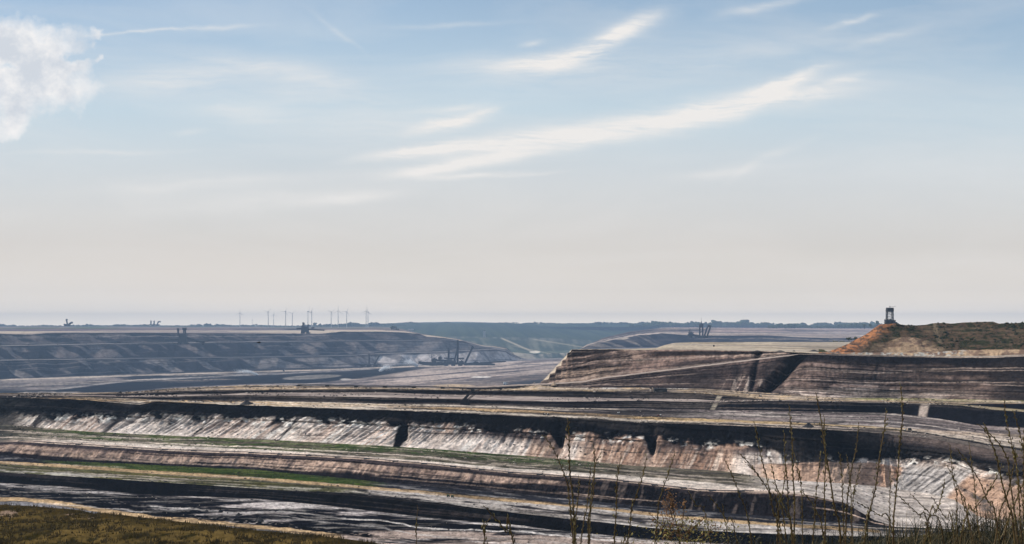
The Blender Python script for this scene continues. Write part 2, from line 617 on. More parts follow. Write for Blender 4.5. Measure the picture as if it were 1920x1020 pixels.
def ground(px, py, names=None):
    best = None
    for g in GRIDS:
        if names and g['name'] not in names: continue
        d = (g['px'] - px) ** 2 * 0.3 + (g['py'] - py) ** 2
        i = np.unravel_index(np.argmin(d), d.shape)
        if best is None or d[i] < best[0] - 1e-9:
            best = (d[i], Vector((g['X'][i], g['Y'][i], g['Z'][i])))
    return best[1]


def streak(g, lam, stretch, seed, octv=4, shear=0.0):
    """fall-line streaks: long up the slope, narrow along it"""
    s = g['s'] - shear * g['h']
    return fbm(s / lam + 0.5 * fbm(s / lam / 3, g['h'] / lam / 6, 2, seed + 5), g['h'] / (lam * stretch), octv, seed, 0.6)


def wshear(g):
    x = g['px']
    return 1.15 * (1 - ss(700, 1050, x)) + 1.3 * ss(1600, 1760, x)


def patchn(g, lam, asp, seed, octv=5):
    le = max(lam, 2.6 * g['fn'])                    # nothing finer than the ground can show
    octv = int(max(2, min(octv, math.log2(le / g['fn']) + 1)))
    w1 = fbm(g['s'] / (lam * 3), g['n'] / le, 2, seed + 91)
    return fbm(g['s'] / (lam * asp) + w1 * 1.5, g['n'] / le + w1 * 1.2, octv, seed, 0.58)


def layers(g, per, seed, S=120):
    """bedding: nearly level layers of uneven thickness"""
    per = max(per, 2.4 * float(np.median(g['mpp'])) / KCUR[0])
    wv = 1.6 * fbm(g['s'] / S, g['h'] * 0, 3, seed + 3)
    a = vn(g['s'] / S * .7, g['h'] / per + wv, seed); b = vn(g['s'] / S * 1.7, g['h'] / per * .45 + wv, seed + 1)
    return .55 * a + .45 * b


def near_line(g, f, hw, soft, xa=-1e9, xb=1e9):
    hw = hw * (.55 + .9 * fbm(g['px'] / 15, g['py'] * 0 + hw * 3, 3, 77, .6))
    return (1 - ss(hw, hw + soft, np.abs(g['py'] - f(g['px'])))) * ss(xa - 6, xa + 6, g['px']) * (1 - ss(xb - 6, xb + 6, g['px']))


def between(g, top, bot, soft=1.5, xa=-1e9, xb=1e9, xs_=20):
    p = g['py']
    return ss(-soft, soft, p - top(g['px'])) * (1 - ss(-soft, soft, p - bot(g['px']))) * ss(xa - xs_, xa + xs_, g['px']) * (1 - ss(xb - xs_, xb + xs_, g['px']))


def base(g, c):
    return np.ones(g['px'].shape + (3,)) * c


def ruts(g, c, seed=3, lam=2.2, k=0.22, long=90):
    """wheel tracks and graded stripes running along a bench"""
    w_ = 2.0 * fbm(g['s'] / 160, g['n'] / 60, 2, seed)
    r = .6 * vn(g['s'] / long, g['qy'] / 2.6 + w_, seed) + .4 * vn(g['s'] / long * 2.1, g['qy'] / 1.5 + w_ * 2, seed + 1)
    m = ss(.60, .85, vn(g['s'] / long * .8, g['qy'] / 3.4 + w_ * 1.5, seed + 7))
    return c * (1 + k * 2 * (r - 0.5))[..., None] * (1 - .35 * m)[..., None]


def tracks(g, c, seed, n, dark=(.035, .032, .034), light=(.50, .44, .39), pd=.55, wpx=(.5, 1.3), k=.75, slope=False):
    """single wheel tracks, drains, windrows and ledges: thin broken lines running along a band"""
    r = np.random.default_rng(seed)
    q = g['qy']; th = np.maximum(g['thick'], .5)
    x = g['px']
    wob = fbm(x / 90, x * 0 + seed, 3, seed)
    grit = fbm(x / 7, q / 2.2 + seed, 3, seed + 2, .6)
    for i in range(n):
        f = r.uniform(.03, .97); xa = r.uniform(-200, 1900); ln = r.uniform(90, 700); w_ = r.uniform(*wpx)
        dr = r.uniform(-.10, .10) * (0.35 if slope else 1)
        u = (x - xa) / ln
        pos = th * np.clip(f + dr * (u - .5) + .10 * (wob - .5), 0, 1) + 1.6 * (grit - .5)
        end = ss(0, .12, u) * (1 - ss(.85, 1, u))
        m = (1 - ss(w_ * .5, w_ * .5 + .8, np.abs(q - pos))) * end * ss(.30, .50, grit + .12) * k * r.uniform(.4, 1)
        c = mixc(c, base(g, C(*(dark if r.random() < pd else light)) * r.uniform(.7, 1.2)), m)
    return c


def grain(g, c, seed, amt=.5):
    """small scale mottling at the size of clods and spill"""
    a = fbm(g['px'] / 3.2, g['py'] / 1.9, 3, seed, .6); b_ = fbm(g['px'] / 11, g['py'] / 4.5, 3, seed + 5, .6)
    lum = c @ np.array([.3, .55, .15])
    c = c * (np.clip(lum / .36, .04, 1.25) ** .32)[..., None]      # deepen the dark earths
    mean = c.mean(-1, keepdims=True)
    c = np.clip(mean + (c - mean) * 1.18, .002, .9)
    return c * np.clip(1 + amt * 2 * (a - .5) + amt * 1.5 * (b_ - .5), .25, 1.9)[..., None]


# --- main terrace stack, near floor up to the mesa ---------------------------------
t0 = line([(-160, 1075), (2080, 1100)])
t2 = line([(-160, 897), (0, 905), (125, 912), (250, 926), (300, 929), (400, 932), (480, 935), (630, 950), (730, 962), (855, 975), (960, 984), (1072, 997), (1210, 1010), (1400, 1022), (1600, 1030), (2080, 1040)], 1.5, 60, 1)
t3 = line([(0, 885), (200, 897), (480, 916), (655, 925), (755, 936), (855, 947), (960, 961), (1135, 980), (1210, 989), (1400, 999), (1600, 1005), (2080, 1012)], 1.2, 90, 2)
t4 = line([(0, 853), (100, 864), (250, 870), (480, 881), (705, 903), (960, 925), (1200, 948), (1440, 968), (1560, 977), (1640, 986), (2080, 1005)], .7, 60, 3)
t5 = line([(0, 829), (32, 828), (150, 835), (300, 845), (480, 851), (680, 861), (830, 875), (960, 888), (1135, 900), (1310, 921), (1440, 924), (1515, 928), (1580, 941), (1604, 954), (1640, 975), (1690, 991), (2080, 1004)], 1.0, 50, 4)
t6 = line([(0, 824), (150, 826), (300, 834), (480, 842), (705, 857), (960, 878), (1185, 892), (1440, 915), (1600, 925)])
t7 = line([(0, 795), (62, 801), (175, 810), (325, 817), (480, 823), (730, 837), (830, 843), (960, 853), (1085, 863), (1185, 873), (1310, 880), (1360, 884), (1420, 893), (1450, 899), (1565, 905), (1640, 911), (1740, 925), (1790, 937), (1812, 952), (1834, 968), (1900, 985), (2080, 1003)], .5, 50, 5)
t8 = line([(1340, 880), (1400, 872), (1440, 869), (1540, 864), (1640, 868), (1690, 876), (1750, 880)], 1.0, 20, 6)
t9 = line([(-160, 741), (0, 745), (132, 748), (180, 751), (225, 756), (262, 759), (290, 753), (420, 758), (480, 760), (655, 767), (780, 771), (870, 775), (960, 779), (1057, 783), (1185, 791), (1440, 800), (1615, 809), (1740, 822), (1840, 840), (1920, 852), (2080, 874)], 1.2, 18, 7)
t9b = line([(0, 746), (132, 742), (240, 748), (330, 750), (480, 753), (720, 757), (820, 762), (960, 768), (1060, 773), (1200, 781), (1440, 789), (1615, 797), (1740, 806), (1920, 815)])
t10 = line([(-160, 742), (0, 742.5), (132, 743), (240, 747), (330, 750), (420, 751), (480, 751), (720, 756), (820, 757), (960, 760), (1060, 765), (1200, 766), (1340, 768), (1440, 770), (1680, 775), (1760, 785), (1830, 797), (1920, 802), (2080, 806)], 0.25, 70, 8)
t11 = line([(-160, 741), (0, 741), (132, 741.5), (240, 744), (330, 743), (420, 741), (480, 741), (720, 745), (820, 747), (960, 751), (1060, 753), (1200, 751), (1340, 755), (1440, 751), (1540, 753), (1680, 756), (1800, 760), (1860, 768), (1920, 772), (2080, 776)], 0.5, 30, 9)
t12 = line([(-160, 740), (0, 740), (132, 740), (240, 742), (330, 740), (420, 739), (480, 736), (720, 736), (820, 740), (960, 742), (1060, 745), (1200, 747), (1300, 748), (1345, 751), (1440, 750), (1540, 752), (1680, 755), (1800, 758), (1920, 768), (2080, 770)], 0.2, 80, 10)
t13 = line([(-160, 739), (0, 739), (132, 739), (240, 738), (330, 733), (420, 731), (480, 731), (720, 729), (820, 731), (960, 733), (1060, 734), (1200, 736), (1300, 737), (1360, 741), (1400, 746), (1440, 749), (1540, 751), (1680, 754), (1800, 757), (1920, 757), (2080, 759)], 0.4, 30, 11)
t14 = line([(-160, 738), (0, 737), (132, 737), (240, 735), (330, 728), (420, 724), (480, 722), (560, 723), (720, 726), (800, 727), (900, 730), (960, 728), (1000, 723), (1012, 722), (1040, 726), (1070, 727), (1200, 727), (1320, 729), (1440, 737), (1540, 743), (1615, 746), (1715, 747), (1920, 751), (2080, 753)], 0.2, 90, 12)
t15 = line([(1000, 722), (1012, 721.5), (1060, 719), (1090, 717), (1130, 710), (1210, 700), (1335, 685), (1435, 673), (1475, 668), (1500, 664), (1540, 665), (1640, 668), (1790, 671), (1860, 671), (1920, 668), (2080, 666)], 0.7, 18, 13)
t15b = lambda x: t15(x) - 2.4 + 1.8 * ss(1470, 1500, np.asarray(x, float))
t16 = line([(1000, 722), (1012, 720.5), (1015, 714), (1029, 711), (1031, 701), (1041, 699), (1043, 688), (1052, 686), (1054, 675), (1062, 673), (1064, 662), (1070, 660), (1072, 655.5), (1130, 655), (1200, 656), (1300, 656), (1440, 659), (1500, 661), (1540, 663), (1640, 666), (1790, 669), (1860, 669), (1920, 666), (2080, 664)], 0.8, 9, 14)
t17 = line([(1000, 722), (1012, 720), (1072, 655), (1200, 653.5), (1232, 652), (1246, 647), (1264, 643), (1300, 641.5), (1560, 641), (2080, 641)], 0.3, 20, 15)

road_lo = line([(-160, 938), (32, 936), (100, 942), (200, 959), (300, 972), (400, 981), (480, 988), (605, 1002), (700, 1012)])
road_mid = line([(0, 867), (125, 874), (250, 883), (480, 897), (600, 907), (730, 918), (960, 938), (1135, 954), (1260, 968), (1440, 983), (1560, 990), (1700, 1000)], 0.5, 30, 20)


def c_floor_near(g):
    n1 = patchn(g, 9, 4, 31); n2 = patchn(g, 3, 5, 32); n3 = patchn(g, 22, 3, 33, 3)
    tr = fbm(g['s'] / 60, (g['n'] + 0.35 * g['s']) / 2.2, 4, 35, 0.6)       # slanting scraper tracks
    dark = ss(.44, .56, n1 * .4 + n3 * .4 + n2 * .1 + tr * .2 + .02 + .02 - 0.10 * ss(330, 420, g['px']) * (1 - ss(520, 600, g['px'])) + .20 * (1 - ss(200, 380, g['px'])) + .03 * ss(560, 700, g['px']))
    c = mixc(base(g, C(.50, .45, .43)), base(g, C(.018, .018, .024)), dark)
    c = mixc(c, base(g, WHITE), ss(.56, .74, n2) * .65 * (1 - dark * .6))
    c = mixc(c, base(g, C(.50, .46, .44)), between(g, t2, lambda x: t2(x) + 7 + 3 * np.sin(x / 70), 3) * ss(.35, .6, n2 * .5 + tr * .5) * .9)
    # foreground pink bench at the bottom centre
    c = mixc(c, base(g, C(.46, .37, .32)), between(g, line([(560, 1010), (700, 996), (800, 992), (1100, 1008), (1400, 1022)]), line([(0, 1200), (2000, 1200)]), 4, 600, 1900) * ss(.3, .5, n1) * .8)
    m = near_line(g, road_lo, 3.0, 2.0, -200, 640)
    g_low = ss(0, 3, g['py'] - road_lo(g['px']) - 3) * (1 - ss(200, 240, g['px']))
    c = mixc(c, base(g, C(.27, .26, .27)), g_low)
    dk = near_line(g, lambda x: road_lo(x) - 8, 3.6, 1.2, 250, 700) * ss(.25, .42, fbm(g['s'] / 2.0, g['n'] / 1.5, 2, 38))
    c = mixc(c, base(g, COAL), dk)
    c = mixc(c, base(g, ORANGE * .95), m)
    return ruts(g, c, 4, 1.5, .2, 30)


def c_coal(g):
    n = streak(g, 3.0, 5, 41); l = layers(g, 1.6, 42)
    c = base(g, COAL) * (0.6 + .9 * n)[..., None]
    c = mixc(c, base(g, C(.085, .07, .066)), ss(.60, .8, l) * .6)
    return c


def c_bench_mid(g):
    n1 = patchn(g, 5, 6, 51); n2 = patchn(g, 2.2, 5, 52)
    x, y = g['px'], g['py']
    c = mixc(base(g, C(.40, .36, .33)), base(g, C(.055, .05, .055)), ss(.4, .62, n1 * .7 + n2 * .3))
    above = ss(0, 2, road_mid(x) - y)                     # beyond the road
    c = mixc(c, mixc(base(g, C(.045, .045, .055)), base(g, C(.20, .19, .19)), ss(.55, .75, n2)), above)
    gr = mixc(base(g, C(.10, .10, .042)), base(g, OLIVE * 1.1), ss(.35, .65, n1))
    c = mixc(c, gr, (1 - above) * (1 - ss(610, 720, x + 60 * (n1 - .5))) * (.9 - .6 * ss(.62, .7, n2) * (1 - ss(150, 300, x))))
    gg = mixc(base(g, C(.05, .085, .022)), base(g, C(.10, .12, .04)), ss(.3, .7, n2))
    c = mixc(c, gg, above * ss(60, 110, x) * (1 - ss(670, 740, x + 50 * (n1 - .5))) * .95)
    c = mixc(c, base(g, C(.07, .07, .075)), (1 - ss(0, 110, x)) * (1 - above) * .3)
    lowrim = ss(-9, -4, y - t3(x) ) * ss(.5, .62, n2) * .5
    c = mixc(c, base(g, WHITE * .85), lowrim)
    c = mixc(c, base(g, C(.48, .44, .41)), near_line(g, lambda q: road_mid(q) + 5, 2.4, 2, 690, 1500) * ss(.35, .5, n1) * .8)
    c = mixc(c, base(g, ORANGE * .93), near_line(g, road_mid, 2.1, 1.2, -200, 1650))
    return ruts(g, c, 5, 1.5, .2, 40)


def c_slope_d(g):
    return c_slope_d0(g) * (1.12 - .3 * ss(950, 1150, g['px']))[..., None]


def c_slope_d0(g):
    st = streak(g, 4.5, 3, 61); n1 = fbm(g['s'] / 40, g['h'] / 3.0, 4, 62); lay = layers(g, 2.2, 63, 60)
    x, v = g['px'], g['v']
    c = mixc(base(g, C(.36, .27, .22)), base(g, C(.17, .13, .115)), ss(.42, .62, st * .6 + lay * .4))
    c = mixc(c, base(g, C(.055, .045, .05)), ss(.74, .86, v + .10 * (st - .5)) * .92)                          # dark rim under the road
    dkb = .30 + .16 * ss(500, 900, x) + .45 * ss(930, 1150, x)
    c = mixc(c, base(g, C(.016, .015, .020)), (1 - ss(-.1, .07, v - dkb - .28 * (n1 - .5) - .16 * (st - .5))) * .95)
    c = mixc(c, base(g, PINK * .8), ss(.52, .62, v) * (1 - ss(.62, .74, v)) * (1 - ss(1050, 1200, x)) * .4)
    c = mixc(c, base(g, C(.30, .24, .21)), ss(.62, .74, st) * ss(1000, 1150, x) * .4)
    c = mixc(c, base(g, C(.20, .18, .18)), ss(.66, .8, n1) * (1 - ss(.15, .3, v)) * .6)
    return c


def c_bench_e(g):
    n1 = patchn(g, 6, 6, 71); n2 = patchn(g, 2.5, 4, 72)
    x, y = g['px'], g['py']
    c = mixc(base(g, C(.17, .15, .115)), base(g, C(.095, .09, .065)), ss(.35, .65, n1))
    green = ss(.40, .55, n1 * .55 + n2 * .45) * ss(60, 150, x) * (1 - ss(1000, 1180, x))
    up = 1 - ss(4, 16, (y - t7(x)) - 12 * ss(0, 500, x) * (1 - ss(500, 700, x)))
    c = mixc(c, mixc(base(g, C(.045, .085, .022)), base(g, C(.09, .12, .04)), ss(.4, .6, n2)), green * up)
    c = mixc(c, base(g, C(.42, .36, .30)), ss(.60, .68, n2) * (1 - up * .5) * .6)
    c = mixc(c, base(g, C(.13, .115, .10)), ss(1100, 1250, x) * (1 - ss(1380, 1500, x)) * ss(.35, .6, n1) * .9)
    right = ss(1380, 1470, x)
    c = mixc(c, mixc(base(g, C(.56, .50, .45)), base(g, C(.42, .37, .335)), ss(.42, .7, n1)), right)
    c = mixc(c, base(g, C(.50, .45, .42)), right * ss(.5, .62, n2) * .5)
    road = ss(-1, 1.2, y - t6(x)) * (1 - ss(1450, 1560, x)) * ss(-40, 40, x)
    rc = mixc(base(g, C(.52, .41, .34)), base(g, C(.60, .53, .47)), ss(2, 7, t5(x) - y))
    c = mixc(c, rc, road)
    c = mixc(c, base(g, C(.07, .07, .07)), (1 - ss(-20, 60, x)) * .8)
    return ruts(g, c, 6, 1.5, .26, 45)


SANDTOP = line([(-60, 770), (62, 783), (240, 782), (300, 783), (480, 788), (620, 790), (750, 797), (900, 803), (960, 810), (1200, 822), (1340, 832), (1425, 838), (1455, 852), (1490, 863), (1540, 863), (1640, 867), (1690, 864), (1730, 860), (1780, 864), (1830, 876), (1920, 896)])


def c_wall(g):
    x, y, v = g['px'], g['py'], g['v']
    sh = wshear(g) * (1 - ss(1600, 1660, x)); st = streak(g, 5, 8, 81, 5, sh); st2 = streak(g, 1.7, 9, 82, 5, sh)
    qd = x + 1.25 * (y - 880); rt = ss(1640, 1700, x)
    st = st * (1 - rt) + rt * fbm(qd / 15, y / 60, 5, 181, .6); st2 = st2 * (1 - rt) + rt * fbm(qd / 5, y / 40, 5, 182, .6); n1 = fbm(g['s'] / 14, g['h'] / 7, 5, 83, .6); lay = layers(g, 3.0, 84, 60)
    big = fbm(g['s'] / 45, g['h'] / 90, 3, 85)
    coal = base(g, COAL) * (.6 + .8 * n1)[..., None]
    coal = mixc(coal, base(g, C(.075, .065, .06)), ss(.58, .74, lay) * .5)
    coal = mixc(coal, base(g, C(.11, .095, .085)), ss(.62, .8, n1) * .25 * ss(1500, 1750, x))
    sand = mixc(base(g, C(.60, .53, .48)), base(g, C(.40, .30, .25)), ss(.42, .68, st * .6 + big * .4))
    sand = mixc(sand, base(g, C(.74, .71, .67)), ss(.50, .66, st2 * .5 + st * .5) * .8)
    sand = mixc(sand, base(g, C(.12, .10, .10)), ss(.64, .78, st2 * .65 + n1 * .35) * .85)
    up = SANDTOP(x) - y                                   # >0 above the sand, in px
    edge = up + 24 * (n1 - .5) + 16 * (st - .5)
    # rough blocky zone just under the coal, brown ledges
    mid = (1 - ss(6, 26, -up)) * ss(700, 900, x) * (1 - ss(1420, 1480, x))
    sand = mixc(sand, sand * C(.80, .68, .60), ss(760, 900, x) * (1 - ss(1600, 1700, x)) * ss(.4, .6, big) * .9)
    sand = mixc(sand, base(g, C(.14, .11, .10)), ss(.52, .66, fbm(g['s'] / 11, g['h'] / 9, 4, 186, .6)) * ss(760, 900, x) * (1 - ss(1600, 1700, x)) * .55)
    ledge = mixc(base(g, C(.34, .24, .19)), base(g, C(.08, .06, .06)), ss(.42, .6, lay * .5 + n1 * .5))
    sand = mixc(sand, ledge, mid * .92)
    blk = (1 - ss(0, 14, -up)) * ss(.48, .62, n1)
    sand = mixc(sand, base(g, C(.05, .045, .05)), blk * .8)
    c = mixc(sand, coal, ss(-4, 5, edge))
    # white efflorescence spots at the joint
    wh = np.exp(-((up + 3) / 7.0) ** 2) * ss(.56, .70, fbm(g['s'] / 4.5, g['h'] / 2.5, 4, 86, .6))
    c = mixc(c, base(g, C(.72, .70, .66)), wh * .9)
    # upper bench shoulder at the right, faint grey
    c = mixc(c, base(g, C(.15, .12, .11)), ss(.80, .93, v) * ss(1560, 1720, x) * .9)
    # diagonal coal chutes crossing the sand
    for cx, wd in ((64, 9), (205, 6), (378, 3), (548, 2)):
        xx = x + (y - 800) * 1.0
        c = mixc(c, base(g, DARK), np.exp(-((xx - cx) / wd) ** 2) * .9 * ss(-6, 4, -up + 8))
    # notches, their shadow painted on as coal-dark colour
    for cx, cy0, cy1, w0, w1, sl in ((757, 798, 842, 9, 7, -.35), (1046, 815, 838, 14, 4, 0), (1220, 822, 852, 13, 3, -.1)):
        xx = np.abs(x - cx - sl * (y - cy0)); hw = w0 + (w1 - w0) * np.clip((y - cy0) / (cy1 - cy0), 0, 1.6)
        c = mixc(c, base(g, COAL * 1.2), (1 - ss(hw - 2, hw + 1, xx)) * ss(cy0 - 14, cy0 - 4, y) * (1 - ss(cy1 - 3, cy1 + 3, y)))
    # right-hand orange-pink face below the grey joint
    pk = ss(1400, 1450, x) * ss(-1.5, 1.5, y - t8(x) - 5 * (n1 - .5)) * (1 - ss(1688, 1700, x + (y - 880) * .8))
    pc = mixc(base(g, C(.54, .39, .30)), base(g, C(.46, .32, .245)), ss(.4, .6, st)) 
    pc = mixc(pc, base(g, C(.10, .075, .065)), ss(.62, .72, n1) * .55 * (1 - ss(4, 14, y - t8(x))))
    c = mixc(c, pc, pk)
    wr = ss(1690, 1705, x + (y - 880) * .8) * (1 - ss(1800, 1816, x + (y - 900) * 1.0)) * ss(-8, 8, y - 872 - (x - 1700) * .05 + 20 * (st - .5))
    wc_ = mixc(base(g, C(.42, .395, .38)), base(g, C(.085, .08, .08)), ss(.42, .70, st2 * .5 + st * .3 + n1 * .2))
    c = mixc(c, wc_, wr * .95)
    orr = ss(1800, 1816, x + (y - 900) * 1.0) * ss(-10, 6, y - 892 - (x - 1820) * .1 + 26 * (n1 - .5))
    oc = mixc(base(g, C(.38, .25, .18)), base(g, C(.06, .05, .05)), ss(.48, .6, n1 * .6 + lay * .4))
    c = mixc(c, oc, orr * .85)
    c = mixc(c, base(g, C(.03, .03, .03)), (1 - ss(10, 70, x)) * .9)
    return c


def r_wall(g):
    sp = g['s'] - wshear(g) * g['h']
    rt = ss(1640, 1700, g['px']); sp = sp * (1 - rt) + rt * (g['px'] + 1.25 * (g['py'] - 880)) * .33
    a = (fbm(sp / 22, g['h'] / 120, 4, 88, .5) - .5) * 9
    a = a - 1.5 * np.abs(fbm(sp / 4, g['h'] / 40, 4, 89, .6) - .5) * 4
    b = 3.2 * (fbm(g['s'] / 3.0, g['h'] / 4, 4, 87, .6) - .5)
    # chutes cut into the face
    for cx, wd, dp in ((757, 8, 6), (1046, 8, 5), (1220, 8, 5)):
        a = a - dp * np.exp(-((g['px'] - cx) / wd) ** 2)
    bench = 2.5 * ((np.floor(g['h'] / 4.5 + .8 * fbm(g['s'] / 60, g['h'] * 0, 2, 90))) % 2 - .5) * ss(.55, .6, g['v'])
    return a + b + bench


def r_slope(A, lam, seed):
    def f(g):
        return A * 2 * (fbm(g['s'] / lam, g['h'] / (lam * 4), 4, seed, .55) - .5) + .4 * A * 2 * (fbm(g['s'] / lam * 3, g['h'] / lam * 3, 3, seed + 1, .6) - .5)
    return f


def r_flat(A, lam, seed):
    def f(g):
        return A * 2 * (fbm(g['s'] / (lam * 3), g['n'] / lam, 4, seed, .6) - .5)
    return f


def c_bench_i(g):
    n1 = patchn(g, 7, 8, 101); n2 = patchn(g, 3, 6, 102); x, y = g['px'], g['py']
    right = ss(1180, 1420, x)
    back = mixc(base(g, C(.085, .075, .075)), base(g, C(.23, .20, .19)), ss(.5, .66, n1 * .6 + n2 * .4))
    backr = mixc(base(g, C(.40, .35, .32)), base(g, C(.24, .20, .19)), ss(.40, .62, n1))
    backr = mixc(backr, base(g, C(.10, .09, .09)), ss(.60, .70, n2) * .7)
    c = mixc(back, backr, right)
    rd = ss(-1, 1.2, y - t9b(x)) * (1 - .0 * right)
    rc = mixc(base(g, ORANGE), base(g, C(.46, .40, .34)), ss(.40, .62, n1 * .5 + .5 * ss(3, 9, y - t9b(x))))
    rc = mixc(rc, base(g, C(.42, .35, .30)), right * .8)
    c = mixc(c, rc, rd)
    c = mixc(c, base(g, C(.55, .40, .22)), near_line(g, lambda q: t9b(q) + 3, 1.6, 1.5, 1180, 1700) * .7)
    c = mixc(c, base(g, C(.10, .085, .08)), ss(1560, 1650, x) * ss(-2, 2, y - t9b(x) - (t9(x) - t9b(x)) * (.55 + .2 * (n1 - .5))) * .75)
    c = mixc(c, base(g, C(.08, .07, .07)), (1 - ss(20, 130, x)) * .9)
    return ruts(g, c, 7, 1.6, .28, 60)


def c_dark(g):
    st = streak(g, 5, 4, 111); l = layers(g, 1.6, 112)
    c = base(g, C(.016, .016, .021)) * (.8 + .4 * st)[..., None]
    c = mixc(c, base(g, C(.13, .11, .10)), ss(.58, .74, l) * .55)
    c = mixc(c, base(g, C(.40, .34, .30)), (1 - ss(6, 11, np.abs(g['px'] - 1732 + (g['py'] - 765) * .2) + 8 * (st - .5))) * .9)
    c = mixc(c, base(g, C(.36, .32, .26)), (1 - ss(3.5, 6, np.abs(g['px'] - 1348 + (g['py'] - 745) * .55) + 4 * (st - .5))) * .9)
    return c


def c_bench_s(cA, cB, seed):
    def f(g):
        n1 = patchn(g, 5, 8, seed)
        c = mixc(base(g, cA), base(g, cB), ss(.4, .62, n1))
        c = mixc(c, base(g, C(.30, .24, .12)), ss(1600, 1900, g['px']) * .7)
        return ruts(g, c, seed + 3, 1.6, .25, 60)
    return f


def c_bench_top(g):
    n1 = patchn(g, 6, 8, 121); x = g['px']
    c = mixc(base(g, C(.44, .35, .27)), base(g, C(.30, .25, .22)), ss(.45, .65, n1))
    c = mixc(c, base(g, C(.50, .36, .22)), ss(.30, .42, n1) * (1 - ss(.42, .5, n1)) * .8)
    c = mixc(c, base(g, WHITE * .9), ss(.7, .9, g['v']) * ss(.45, .6, patchn(g, 2, 6, 122)) * ss(1060, 1120, x) * (1 - ss(1330, 1400, x)))
    c = mixc(c, base(g, C(.30, .30, .12)), ss(1560, 1640, x) * ss(.25, .7, g['v']) * .8)
    c = mixc(c, base(g, C(.09, .085, .085)), (1 - ss(.45, .60, n1)) * (1 - ss(120, 330, x)) * .5)
    return ruts(g, c, 9, 1.6, .28, 60)


def strata(g, seed, per):
    return layers(g, per, seed, 90)


def c_mesa_low(g):
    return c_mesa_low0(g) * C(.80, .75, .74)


def c_mesa_low0(g):
    x, v = g['px'], g['v']
    st = streak(g, 6, 6, 131); n1 = fbm(g['s'] / 20, g['h'] / 10, 5, 132, .6); l = strata(g, 133, 3.0)
    c = mixc(base(g, C(.21, .165, .15)), base(g, C(.11, .095, .093)), ss(.38, .62, n1 * .6 + l * .4))
    c = mixc(c, base(g, C(.065, .055, .056)), ss(.55, .7, fbm(g['s'] / 50, g['h'] / 14, 4, 136, .6)) * .6)
    wash = ss(.48, .60, fbm((x + (g['py'] - 720) * .35) / 9, g['py'] / 40, 4, 138, .65)) * (1 - ss(.25, .75, v + .5 * (n1 - .5) + .3 * np.abs(x - 1400) / 40)) * ss(1330, 1385, x) * (1 - ss(1425, 1445, x))
    c = mixc(c, base(g, C(.56, .49, .43)), wash)
    ter = ss(1440, 1475, x + (g['py'] - 735) * .0)
    comb = ss(.35, .6, fbm(g['s'] / 3.2, g['h'] / 60, 2, 134)) 
    tc_ = mixc(base(g, C(.36, .285, .25)), base(g, C(.135, .11, .10)), ss(.40, .60, l * .7 + n1 * .3))
    tc_ = mixc(tc_, tc_ * .6, comb * .4)
    toe = ss(.40, .52, fbm(g['s'] / 26, g['h'] / 2.6, 4, 137, .6)) * (1 - ss(.16, .44, v + .2 * (n1 - .5) + .12 * np.abs(x - 1650) / 150)) * (1 - .85 * ss(1750, 1850, x))
    tc_ = mixc(tc_, base(g, C(.64, .57, .51)), toe * .95)
    tc_ = mixc(tc_, base(g, C(.07, .06, .062)), ss(.56, .66, n1) * .5)
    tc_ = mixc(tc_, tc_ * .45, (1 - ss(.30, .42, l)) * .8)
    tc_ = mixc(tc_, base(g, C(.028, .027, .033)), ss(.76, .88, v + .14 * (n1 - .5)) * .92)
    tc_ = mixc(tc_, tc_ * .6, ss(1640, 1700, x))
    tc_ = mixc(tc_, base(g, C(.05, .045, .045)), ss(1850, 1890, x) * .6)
    c = mixc(c, tc_, ter)
    # the steep chute; its gully shadow is painted in near-black
    d = x - 1468 + (g['py'] - 700) * .95
    c = mixc(c, base(g, C(.028, .027, .032)), (1 - ss(7, 15, np.abs(d) + 12 * (n1 - .5))) * .95)
    d2 = x - 1415 + (g['py'] - 700) * .2
    c = mixc(c, base(g, C(.05, .045, .048)), (1 - ss(2, 5, np.abs(d2))) * .8)
    d3 = x - 1642 + (g['py'] - 700) * .15
    c = mixc(c, base(g, C(.04, .038, .04)), (1 - ss(1.5, 4, np.abs(d3))) * .8 * ss(.35, .5, v))
    return c


def c_mesa_up(g):
    return c_mesa_up0(g) * C(.84, .78, .76)


